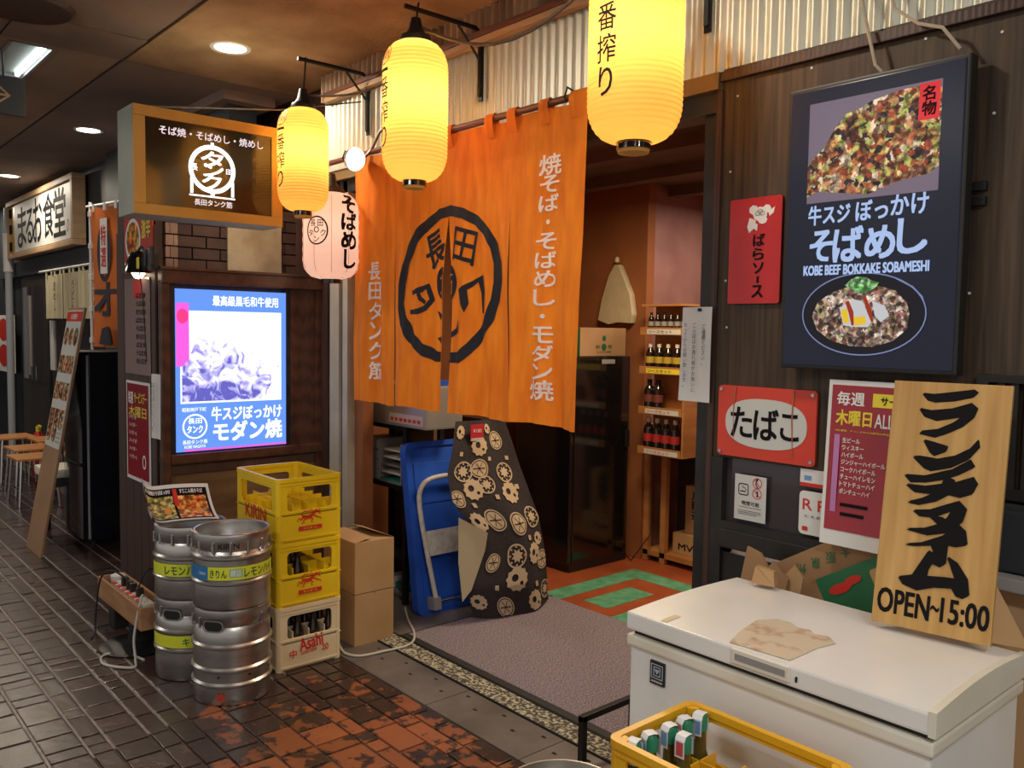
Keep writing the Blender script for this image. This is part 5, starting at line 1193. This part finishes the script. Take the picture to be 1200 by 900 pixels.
Ink().poly(circ(.4, .42, .045, .11, 18)).poly(circ(.8, .38, .045, .11, 18)).cutgrid(.05).build('egg_print', m['orangeink'], t, fn=fsn3)
Ink().rect(.51, .55, .565, .9).cutgrid(.05).build('red_print', m['redink'], t, fn=fsn3)
Ink().t('神戸名物焼きそばぼっかけ', .1, .82, .48, .9, bold=.03).t('すじこん焼きそば', .6, .82, .9, .9, bold=.03).cutgrid(.05).build('lettering', m['wprint'], t, fn=fsn3)

# ================================================================== POWER STRIP BOX AT THE BOOTH CORNER
t = thing('cable_trough', 'raw wooden trough with a power strip at the foot of the booth', 'trough', (-4.5, 1.37, .13), R(0))
MB().box(-.35, .32, -.06, -.045, 0, .11, b=.003).box(-.35, .32, .06, .075, 0, .11, b=.003).box(-.36, -.345, -.06, .075, 0, .11, b=.003).box(.32, .335, -.06, .075, 0, .11, b=.003).box(-.35, .32, -.05, .07, 0, .012).build('trough_box', m['rawwood'], t)
MB().box(-.2, .29, -.035, .02, .06, .115, b=.006).build('power_strip', m['cream'], t)
sw = MB()
for k in range(6): sw.box(-.18+k*.075, -.14+k*.075, -.04, -.02, .112, .12, b=.003)
sw.build('switch', m['redink'], t)['kind'] = 'stuff'
for k, x in enumerate((-.08, .0, .05, .15)): MB().box(x-.015, x+.015, -.02, .012, .115, .16, b=.006).build('plug', m['blackplastic'], t)
MB().lathe([(0, 0), (.035, 0), (.038, .04), (.02, .05), (0, .05)], cx=-.28, cy=.02, z=.08, seg=14).build('cup', m['cap'], t, smooth=True)
for x in (-.25, .1): MB().box(x, x+.1, -.04, .05, -.13, .0, b=.01).build('support', m['caster'], t)
MB().lathe([(0, -.13), (.17, -.13), (.18, -.122), (.1, -.11), (.05, -.09), (.045, 0)], cx=.15, cy=-.01, seg=28).build('round_base', m['blackmetal'], t, smooth=True)
cords = [('black_cord', [(-4.5, 1.36, .29), (-4.55, 1.3, .34), (-4.66, 1.27, .28), (-4.68, 1.25, .1), (-4.66, 1.24, .004), (-4.58, 1.2, .004)], .005, 'blackcord', 'black cord looping out of the power strip to the ground'),
         ('black_cord', [(-4.35, 1.36, .29), (-4.33, 1.4, .38), (-4.4, 1.5, .36), (-4.5, 1.54, .6), (-4.57, 1.545, .9)], .004, 'blackcord', 'thin black cord rising from the power strip up the booth corner'),
         ('extension_cable', [(-4.3, 1.37, .26), (-4.22, 1.33, .27), (-4.2, 1.29, .1), (-4.15, 1.28, .006), (-4.06, 1.24, .006), (-4.18, 1.15, .006), (-4.3, 1.18, .006), (-4.25, 1.27, .006), (-4.12, 1.31, .006)], .006, 'cord', 'pale cord coiled on the bricks beside the rear kegs'),
         ('extension_cable', [(-3.72, 2.13, .006), (-3.6, 2.09, .008), (-3.52, 2.13, .008), (-3.5, 2.25, .008), (-3.48, 2.36, .012), (-3.52, 2.44, .01), (-3.63, 2.52, .008), (-3.8, 2.6, .008), (-3.98, 2.7, .01)], .006, 'cord', 'pale cord crossing the steel drain cover to the doorway')]
def smooth_pts(p, n=6):
    out = []
    P_ = [Vector(q) for q in p]
    for i in range(len(P_)-1):
        a, b, c, d = P_[max(i-1, 0)], P_[i], P_[i+1], P_[min(i+2, len(P_)-1)]
        for k in range(n):
            s_ = k/n; out.append(.5*((2*b)+(c-a)*s_+(2*a-5*b+4*c-d)*s_*s_+(3*b-a-3*c+d)*s_**3))
    return out+[P_[-1]]
for nm, pts, r_, mt, lb in cords: tag(MB().tube(smooth_pts(pts), r_, 6).build(nm, m[mt], smooth=True), lb, 'cord')
# ================================================================== CARTONS BY THE DOOR
for i, (z0, lb) in enumerate(((0, 'lower brown carton of the two stacked beside the crates'), (.265, 'upper brown carton with its flaps ajar beside the crates'))):
    t = thing('carton', lb, 'carton', (-3.81, 2.29, z0), 0, 'two stacked brown cartons')
    MB().box(-.155, .16, -.115, .115, .001, .262, b=.002).build('box_body', m['card'], t)
    if i:
        MB().add([(-.15, -.11, .263), (.16, -.11, .263), (.15, -.01, .278), (-.14, .0, .275)], [(0, 1, 2, 3)]).add([(.16, .115, .263), (-.15, .115, .263), (-.12, .03, .29), (.08, .02, .3)], [(0, 1, 2, 3)]).build('flap', m['card'], t)
    else: MB().box(-.15, .161, -.005, .005, .255, .264).build('seam', m['cardd'], t)
# ================================================================== METAL RACK, APPLIANCE, TRAYS
t = thing('metal_rack', 'black metal rack just inside the doorway at left', 'rack', (-4.29, 2.86, 0))
for x in (-.28, .24):
    for y_ in (-.11, .13): MB().box(x-.015, x+.015, y_-.015, y_+.015, 0, 1.03).build('leg', m['blackmetal'], t)
for z in (.25, .66, 1.01): MB().box(-.29, .25, -.12, .14, z, z+.025, b=.003).build('shelf', m['blackmetal'], t)
t = thing('counter_appliance', 'silver grey appliance box on top of the black rack, below the curtain', 'appliance', (-4.2, 2.85, 1.035))
MB().box(-.24, .36, -.12, .14, .0, .24, b=.01).build('housing', m['micro'], t)
Ink().rect(.0, .02, .34, .075).build('control_strip', m['signpaper'], t, y=-.1215)
k_ = Ink()
for q in range(7): k_.rect(.015+q*.045, .03, .045+q*.045, .05)
k_.build('control_mark', m['redink'], t, y=-.1225)
MB().box(.2, .3, .0, .1, .24, .27, b=.005).build('blue_cover', m['bluedeck'], t)
t = thing('drawer_tray', 'small smoky plastic drawer tower on the middle shelf of the black rack', 'drawers', (-4.38, 2.84, .685))
MB().box(-.15, .02, -.08, .1, 0, .25, b=.004).build('case', m['grey'], t)
for k in range(4): MB().box(-.145, .015, -.09, -.08, .008+k*.06, .058+k*.06, b=.003).build('drawer', m['frost'], t)
t = thing('paper_tray', 'stack of leaflets and papers beside the smoky drawer tower', 'papers', (-4.22, 2.84, .685))
for k, c_ in enumerate(('teal', 'paper', 'grey', 'paper', 'cream')): MB().box(-.12+.01*k, .1, -.08, .1, .01+k*.045, .02+k*.045).build('paper_layer', m[c_], t)
MB().box(-.125, .11, -.085, .105, 0, .01).box(.1, .11, -.085, .105, .01, .24).build('tray', m['grey'], t)
t = thing('slipper_pile', 'dim pile of pale and teal odds and ends under the black rack', 'clutter', (-4.25, 2.9, .003))
MB().box(-.1, .18, -.1, .08, .0, .03, b=.01).build('base_board', m['grey'], t); MB().box(-.02, .12, -.08, .05, .03, .07, b=.015).build('teal_cloth', m['teal'], t); MB().box(-.1, -.02, -.08, .02, .03, .1, b=.01).build('white_pack', m['paper'], t)
# ================================================================== PLATFORM CART
t = thing('platform_cart', 'blue platform cart with a pale tube handle standing on end in the doorway', 'cart', (-3.77, 2.68, .005), rot=(0, R(-9), 0))
prof = rrect(0, 0, .44, .97, .05, 6)
MB().plate([prof], -.10, -.055, 'x').build('deck', m['bluedeck'], t)
MB().plate([prof, rrect(.03, .03, .41, .94, .03, 5)], -.055, -.045, 'x').build('deck_rim', m['bluedeck'], t)
for y0, y1, z0, z1 in ((.05, .39, .08, .3), (.05, .39, .62, .85)): MB().box(-.056, -.05, y0, y1, z0, z1, b=.003).build('deck_pad', m['bluedeck'], t)
MB().tube(smooth_pts([(0.0, .1, .05), (0.0, .06, .35), (0.0, .035, .62), (0.0, .06, .72), (0.0, .14, .76), (0.0, .3, .76), (0.0, .38, .72), (0.0, .4, .62), (0, .4, .05)]), .014, 10).build('handle_tube', m['greytube'], t, smooth=True)
MB().box(-.008, .008, .06, .4, .33, .47, b=.006).box(.006, .010, .09, .37, .355, .445).build('handle_plate', m['greytube'], t)
MB().cyl((0, .09, .07), (0, .4, .07), .007, seg=8).build('crossbar', m['chrome'], t)
for y_ in (.07, .37): MB().box(-.055, .015, y_, y_+.05, .03, .1, b=.006).build('hinge', m['grey'], t)
for y_ in (.06, .36):
    for z in (.12, .85): MB().cyl((-.135, y_, z), (-.135, y_+.025, z), .032, seg=16).box(-.125, -.1, y_-.01, y_+.035, z-.03, z+.03).build('caster', m['caster'], t)
# ================================================================== CREST CLOTH
rows = [(1.09, (-3.72, 2.83), (-3.70, 3.16)), (.95, (-3.68, 2.78), (-3.68, 3.21)), (.82, (-3.66, 2.73), (-3.66, 3.25)), (.68, (-3.62, 2.73), (-3.62, 3.29)), (.52, (-3.58, 2.84), (-3.58, 3.34)),
        (.36, (-3.57, 2.87), (-3.55, 3.36)), (.2, (-3.57, 2.80), (-3.54, 3.38)), (.02, (-3.60, 2.88), (-3.56, 3.42))]
def cl(u, v):
    """u across 0..1, v from bottom 0 to top 1"""
    s_ = (1-v)*(len(rows)-1); i = min(int(s_), len(rows)-2); f = s_-i
    a, b = rows[i], rows[i+1]; z = a[0]*(1-f)+b[0]*f
    l = Vector(a[1]).lerp(Vector(b[1]), f); r_ = Vector(a[2]).lerp(Vector(b[2]), f); p = l.lerp(r_, u)
    bul = .09*(1-v)*math.sin(PI*u)+.012*math.sin(u*11+v*3)*(1-v*.5)
    return (p.x+bul+.02, p.y-.02*math.sin(PI*u)*(1-v), z-.03*(1-v)**2*math.sin(PI*u)*.3+.003)
t = thing('crest_cloth', 'dark canvas apron cloth printed with pale round crests draped over the blue cart', 'cloth', (0, 0, 0))
MB().grid(24, 40, cl).build('cloth_sheet', m['clothdark'], t, smooth=True)
def cfn(off): return lambda x, z: (lambda p: (p[0]+off, p[1]-off*.3, p[2]))(cl(max(0, min(1, x)), max(0, min(1, z))))
a_ = .53  # width/height ratio correction
def cring(k_, cx, cz, r_, kind):
    rx = r_/.52; rz = r_/1.07
    if kind == 0:
        k_.poly(circ(cx, cz, rx, rz, 26), circ(cx, cz, rx*.88, rz*.88, 26)); k_.poly(circ(cx, cz, rx*.78, rz*.78, 26), circ(cx, cz, rx*.12, rz*.12, 8))
    elif kind == 1:
        k_.poly(circ(cx, cz, rx, rz, 26), circ(cx, cz, rx*.86, rz*.86, 26)); n = 16; k_.poly([(cx+rx*(.62 if i % 2 else .36)*math.cos(2*PI*i/n), cz+rz*(.62 if i % 2 else .36)*math.sin(2*PI*i/n)) for i in range(n)])
        for i in range(8): k_.poly(circ(cx+rx*.74*math.cos(i*PI/4), cz+rz*.74*math.sin(i*PI/4), rx*.1, rz*.1, 6))
    elif kind == 2:
        n = 22; k_.poly([(cx+rx*(1 if i % 2 else .86)*math.cos(2*PI*i/n), cz+rz*(1 if i % 2 else .86)*math.sin(2*PI*i/n)) for i in range(n)], circ(cx-rx*.2, cz+rz*.1, rx*.3, rz*.3, 10), circ(cx+rx*.4, cz-rz*.35, rx*.16, rz*.16, 8))
    elif kind == 3:
        k_.poly([(cx-rx*.45, cz-rz*.4), (cx+rx*.4, cz-rz*.5), (cx+rx*.45, cz+rz*.4), (cx-rx*.4, cz+rz*.5)])
k_ = Ink(); dk = Ink()
pl = [(.42, .86, .062, 2), (.72, .88, .055, 0), (.16, .82, .028, 3), (.55, .78, .026, 3), (.84, .77, .028, 3), (.2, .72, .058, 1), (.4, .73, .056, 0), (.28, .62, .06, 2), (.44, .64, .05, 1), (.74, .69, .058, 1), (.72, .58, .06, 2), (.06, .58, .045, 0),
      (.22, .54, .026, 3), (.52, .57, .026, 3), (.35, .46, .056, 0), (.62, .43, .058, 0), (.88, .44, .055, 1), (.14, .46, .05, 2), (.74, .35, .028, 3), (.5, .28, .06, 1), (.78, .27, .056, 2), (.52, .17, .062, 2), (.93, .22, .05, 0), (.3, .14, .026, 3), (.2, .26, .045, 0), (.78, .12, .028, 3), (.35, .045, .05, 0), (.72, .05, .052, 2), (.93, .07, .045, 1), (.08, .08, .04, 2), (.9, .33, .035, 2), (.85, .6, .03, 3), (.6, .95, .03, 2), (.12, .94, .04, 2)]
for cx, cz, r_, kd in pl:
    cring(k_, cx, cz, r_*1.05, kd)
    if kd == 0:
        for i in range(6):
            a = i*PI/3; dk.stroke([(cx+r_/.52*.12*math.cos(a), cz+r_/1.07*.12*math.sin(a)), (cx+r_/.52*.68*math.cos(a), cz+r_/1.07*.68*math.sin(a))], .006)
k_.v = [(max(.005, min(.995, q[0])), max(.005, min(.99, q[1])), q[2]) for q in k_.v]
k_.cutgrid(.035).build('crest_print', m['crest'], t, fn=cfn(.004))['kind'] = 'stuff'
dk.v = [(max(.005, min(.995, q[0])), max(.005, min(.99, q[1])), q[2]) for q in dk.v]
dk.cutgrid(.035).build('crest_line', m['clothdark'], t, fn=cfn(.0055))
MB().add([(-3.55, 2.745, .60), (-3.51, 2.915, .50), (-3.50, 2.89, .41), (-3.52, 2.815, .2), (-3.54, 2.77, .14), (-3.56, 2.755, .355)], [(0, 1, 2, 5), (2, 3, 5), (3, 4, 5)]).build('turned_flap', m['clothcream'], t, smooth=True)
tg = MB().box(-3.655, -3.65, 2.9, 2.99, 1.0, 1.075).build('price_tag', m['redtag'], t)
Ink().t('¥180', 2.915, 1.03, 2.975, 1.05, bold=.02).build('tag_lettering', m['wprint'], tg, fn=facex(-3.648))
MB().box(-3.654, -3.649, 2.902, 2.988, .985, 1.0).build('tag_strip', m['signpaper'], tg)
# ================================================================== MAT, LOW FRAME
t = thing('door_mat', 'large heathered mauve grey carpet mat across the doorway', 'mat', (-2.6, 2.96, 0))
MB().box(-1.02, 1.2, -.48, .54, .002, .011).build('pile', m['mat'], t)
MB().box(-1.035, 1.22, -.52, -.48, .002, .009).box(-1.04, -1.02, -.52, .56, .002, .007).build('rubber_edge', m['rubber'], t)
t = thing('metal_stand', 'low thin black metal frame standing between the mat and the freezer', 'frame', (-2.13, 2.24, 0))
MB().box(-.012, .012, -.012, .012, 0, .175).box(-.012, .012, .27, .294, 0, .175).build('leg', m['blackmetal'], t)
MB().box(-.012, .012, -.012, .6, .155, .178, b=.002).build('top_rail', m['blackmetal'], t)
# ================================================================== SHOP INTERIOR
t = thing('shop_fridge', 'tall glossy black fridge inside the shop with two doors', 'fridge', (-4.2, 4.23, 0))
MB().box(-.25, .28, -.25, .29, .05, 1.43, b=.008).build('body', m['blackgloss'], t)
d_ = MB().box(-.25, .28, -.29, -.255, .05, 1.43, b=.01).build('door', m['blackgloss'], t)
MB().box(.29, .3, .24, .28, .8, .92, b=.004).build('handle', m['blackplastic'], t)
MB().box(-.25, .28, -.27, .29, 0, .05).build('plinth', m['blackplastic'], t)
MB().box(.281, .2825, .0, .13, 1.38, 1.41).build('label_strip', m['grey'], t)
t = thing('produce_box', 'brown produce carton with green and red end panel on the black fridge', 'carton', (-4.05, 4.2, 1.432))
MB().box(-.14, .1, -.15, .3, 0, .19, b=.003).build('box_body', m['cardd'], t)
Ink().rect(-.138, .003, .098, .188).build('green_panel', m['green'], t, y=-.1515)
Ink().t('ツ', -.05, .02, .06, .1, bold=.04).build('red_lettering', m['redink'], t, y=-.153); Ink().rect(-.1, .12, .05, .16).build('pale_print', m['cream'], t, y=-.153)
Ink().poly(circ(.08, .12, .018)).poly(circ(.08, .06, .024)).t('高知', .0, .05, .04, .075).t('野菜', .12, .05, .16, .075).t('とさの青果', .01, .02, .15, .035).build('side_print', m['darkgreen'], t, fn=facex(.1015))
t = thing('hung_bag', 'crumpled cream plastic bag hanging on the burnt orange wall', 'bag', (-4.1, 4.56, 1.66))
bp_ = [(-.155, .02), (-.05, -.01), (.03, .005), (.15, .0), (.165, .06), (.14, .2), (.07, .33), (.025, .41), (-.005, .41), (-.06, .33), (-.12, .17)]
MB().plate([bp_], -.02, .035).build('bag_body', m['bagc'], t)
MB().lathe([(.0, .42), (.02, .43), (.015, .46), (0, .47)], seg=10).build('knot', m['bagc'], t)
# bottle rack
t = thing('bottle_rack', 'stepped orange brown wall rack of small shelves in the shop', 'shelf', (-3.58, 4.52, 0))
X0, X1 = -.19, .17
for z in (.83, 1.1, 1.37, 1.63): MB().box(X0, X1, -.07, .08, z-.045, z-.02, b=.002).build('shelf_board', m['shelfwood'], t)
for z, c_ in ((.83, 'redink'), (1.1, 'hotred'), (1.37, 'yprint'), (1.63, 'ink')):
    MB().box(X0, X1, -.08, -.07, z-.05, z, b=.002).build('shelf_lip', m['shelfwood'], t)
    Ink().rect(X0+.06, z-.045, X1-.02, z-.012).build('shelf_label', m['signpaper' if c_ != 'yprint' else 'yprint'], t, y=-.082)
    Ink().t('ソースセット', X0+.075, z-.04, X1-.09, z-.018, bold=.01).build('label_print', m[c_ if c_ != 'yprint' else 'ink'], t, y=-.083)
MB().box(X1-.001, X1+.015, -.07, .08, .78, 1.2).build('side_board', m['shelfwood'], t); MB().box(X0, X1, .08, .09, .78, 1.78).build('back_board', m['shelfwood'], t)
MB().box(X0, X1, -.07, .08, 1.77, 1.785).build('shelf_board', m['shelfwood'], t)
m['labred'] = M('red bottle label', (.35, .02, .02), .5); m['labdull'] = M('dull red bottle label', (.16, .04, .03), .5); m['labyel'] = M('ochre bottle label', (.45, .32, .04), .5)
def sauce_b(h, r_, cap, lab, name, cat='bottle'):
    t = thing(name, 'x', cat)
    MB().lathe([(0, 0), (r_, .0), (r_, h*.62), (r_*.85, h*.72), (r_*.42, h*.82), (r_*.4, h*.9)], seg=14).build('glass', m['sauce'], t, smooth=True)
    MB().lathe([(r_*.45, h*.86), (r_*.47, h), (0, h)], seg=10).build('cap', m[cap], t, smooth=True)
    MB().lathe([(r_+.001, h*.25), (r_+.001, h*.5)], seg=14).build('label_band', m[lab], t, smooth=True)
    return t
sets = [(.81, 4, .21, .034, 'redink', 'labred', 'sauce_bottle', 'dark sauce bottle with a red label on the lowest step of the wall rack', 'red label bottles on the lowest rack step', 'cap'),
        (1.08, 2, .2, .036, 'cap', 'labdull', 'cola_bottle', 'dark bottle with a dull red label on the second rack step', 'bottles on the second rack step', 'steeld'),
        (1.35, 4, .17, .032, 'yprint', 'labyel', 'sauce_bottle', 'small bottle with a yellow label on the third rack step', 'yellow label bottles on the third rack step', 'cream'),
        (1.61, 6, .12, .02, 'cap', 'grey', 'spice_jar', 'slim spice jar on the top rack step', 'spice jars on the top rack step', 'blackplastic')]
for z, n, h, r_, _, lab, nm, lb, grp, cap in sets:
    p0 = sauce_b(h, r_, cap, lab, nm, 'jar' if 'jar' in nm else 'bottle')
    for k in range(n):
        o = p0 if k == 0 else copy_tree(p0)
        o.location = (-3.58+X0+.045+k*(.075 if n < 5 else .055), 4.50, z+.0005); o['label'] = ('leftmost ' if k == 0 else 'rightmost ' if k == n-1 else ('second ', 'third ', 'fourth ', 'fifth ')[k-1])+lb; o['group'] = grp
t = thing('low_shelf', 'orange brown open floor shelf below the bottle rack', 'shelf', (-3.55, 4.72, 0))
for x in (-.28, -.13, .5): MB().box(x-.022, x+.022, -.1, -.06, 0, .92).build('upright', m['shelfwood'], t)
MB().box(-.3, .52, -.1, .3, .04, .075).build('shelf_board', m['shelfwood'], t); MB().box(-.3, .52, -.1, .3, .93, .96).build('shelf_board', m['shelfwood'], t); MB().box(-.3, .52, .28, .3, 0, .93).build('back_board', m['boothv'], t)
t = thing('sauce_carton', 'upright brown carton with dark characters on the low shelf', 'carton', (-3.5, 4.82, .22)); MB().box(-.08, .14, -.08, .12, 0, .33, b=.003).build('box_body', m['cardd'], t); Ink().t('烏龍茶', -.03, .1, .06, .3, vert=True, bold=.02).build('lettering', m['ink'], t, y=-.082)
t = thing('sauce_carton', 'flat brown carton lying under the upright one on the low shelf', 'carton', (-3.5, 4.8, .076)); MB().box(-.15, .18, -.1, .14, 0, .142, b=.003).build('box_body', m['card'], t); Ink().t('MVT', -.1, .03, .08, .075, bold=.04).build('lettering', m['ink'], t, y=-.102)
t = thing('coat_hook', 'small wooden hook board with black hangers on the pink plaster wall', 'hook', (-3.62, 4.9, 1.95))
MB().box(-.2, .1, .36, .39, .05, .16, b=.004).build('hook_board', m['shelfwood'], t)
MB().tube([(-.12, .34, .1), (-.14, .3, -.25), (.04, .3, -.12)], .004, 5).tube([(-.18, .3, -.28), (-.05, .3, -.1), (-.03, .3, -.06), (.0, .3, -.1), (.15, .3, -.28)], .007, 6).build('hanger', m['blackplastic'], t)
tag(MB().tube([(-3.75, 4.58, .8), (-3.76, 4.59, .5), (-3.75, 4.58, .2), (-3.85, 4.5, .01), (-4.0, 4.6, .01)], .004, 6).build('black_cord', m['blackcord']), 'thin black cord hanging beside the shop fridge', 'cord')
# ================================================================== CEILING FITTINGS
def downlight(x, label, warm=(1, .86, .68)):
    t = thing('downlight', label, 'light', (x, 1.88, 3.05), 0, 'recessed downlights in a row')
    MB().lathe([(.078, -.001), (.1, -.006), (.105, 0)], seg=36).build('trim_ring', m['white'], t, smooth=True)
    MB().lathe([(0, -.003), (.08, -.003)], seg=36).build('diffuser', E_('downlight diffuser', warm, 9), t)
    area('downlight_beam', (x, 1.88, 3.03), .14, DOWN_W, warm)
downlight(-4.43, 'nearest recessed downlight, above the hanging box sign'); downlight(-7.04, 'second recessed downlight, further down the passage'); downlight(-9.8, 'third and furthest recessed downlight at the left frame edge')
for x in (-1.75, .9): area('downlight_beam', (x, 1.55, 3.03), .14, DOWN_W*.8, (1, .86, .68))
area('downlight_beam', (-12.5, 1.88, 3.03), .14, DOWN_W, (1, .86, .68))
t = thing('ceiling_troffer', 'recessed fluorescent fitting with a bare tube in the ceiling at upper left', 'light', (-5.48, 1.1, 3.05))
MB().box(-.36, .36, -.09, .1, .012, .014).build('reflector', m['signside'], t)
MB().box(-.37, .37, -.105, -.09, -.004, .014).box(-.37, .37, .095, .11, -.004, .014).box(-.37, -.36, -.1, .1, -.004, .014).box(.36, .37, -.1, .1, -.004, .014).build('frame', m['grey'], t)
MB().cyl((-.3, .06, .0), (.33, .06, .0), .013, seg=12).build('tube', E_('fluorescent tube', (.85, .95, 1), 9), t, smooth=True)
tag(MB().lathe([(0, -.012), (.16, -.01), (.2, -.02), (.22, 0)], seg=36).build('ceiling_vent', m['boothv'], loc=(-4.5, .93, 3.045), smooth=True), 'dark round ceiling vent at the top left frame corner', 'vent')
t = thing('arrow_sign', 'dark hanging direction sign with a pale arrow at the left frame edge', 'sign', (-5.3, .5, 2.72), R(90))
MB().box(-.2, .6, 0, .03, -.01, .19, b=.002).build('panel', m['darkblue'], t)
Ink().stroke([(.445, .155), (.525, .09), (.445, .025)], .013).stroke([(.30, .09), (.52, .09)], .011).stroke([(.445, .155), (.36, .09), (.445, .025)], .01).build('arrow', m['signwood'], t, y=-.002)
for x in (0, .5): MB().cyl((x, .015, .19), (x, .015, .33), .005, seg=6).build('hanger', m['blackmetal'], t)
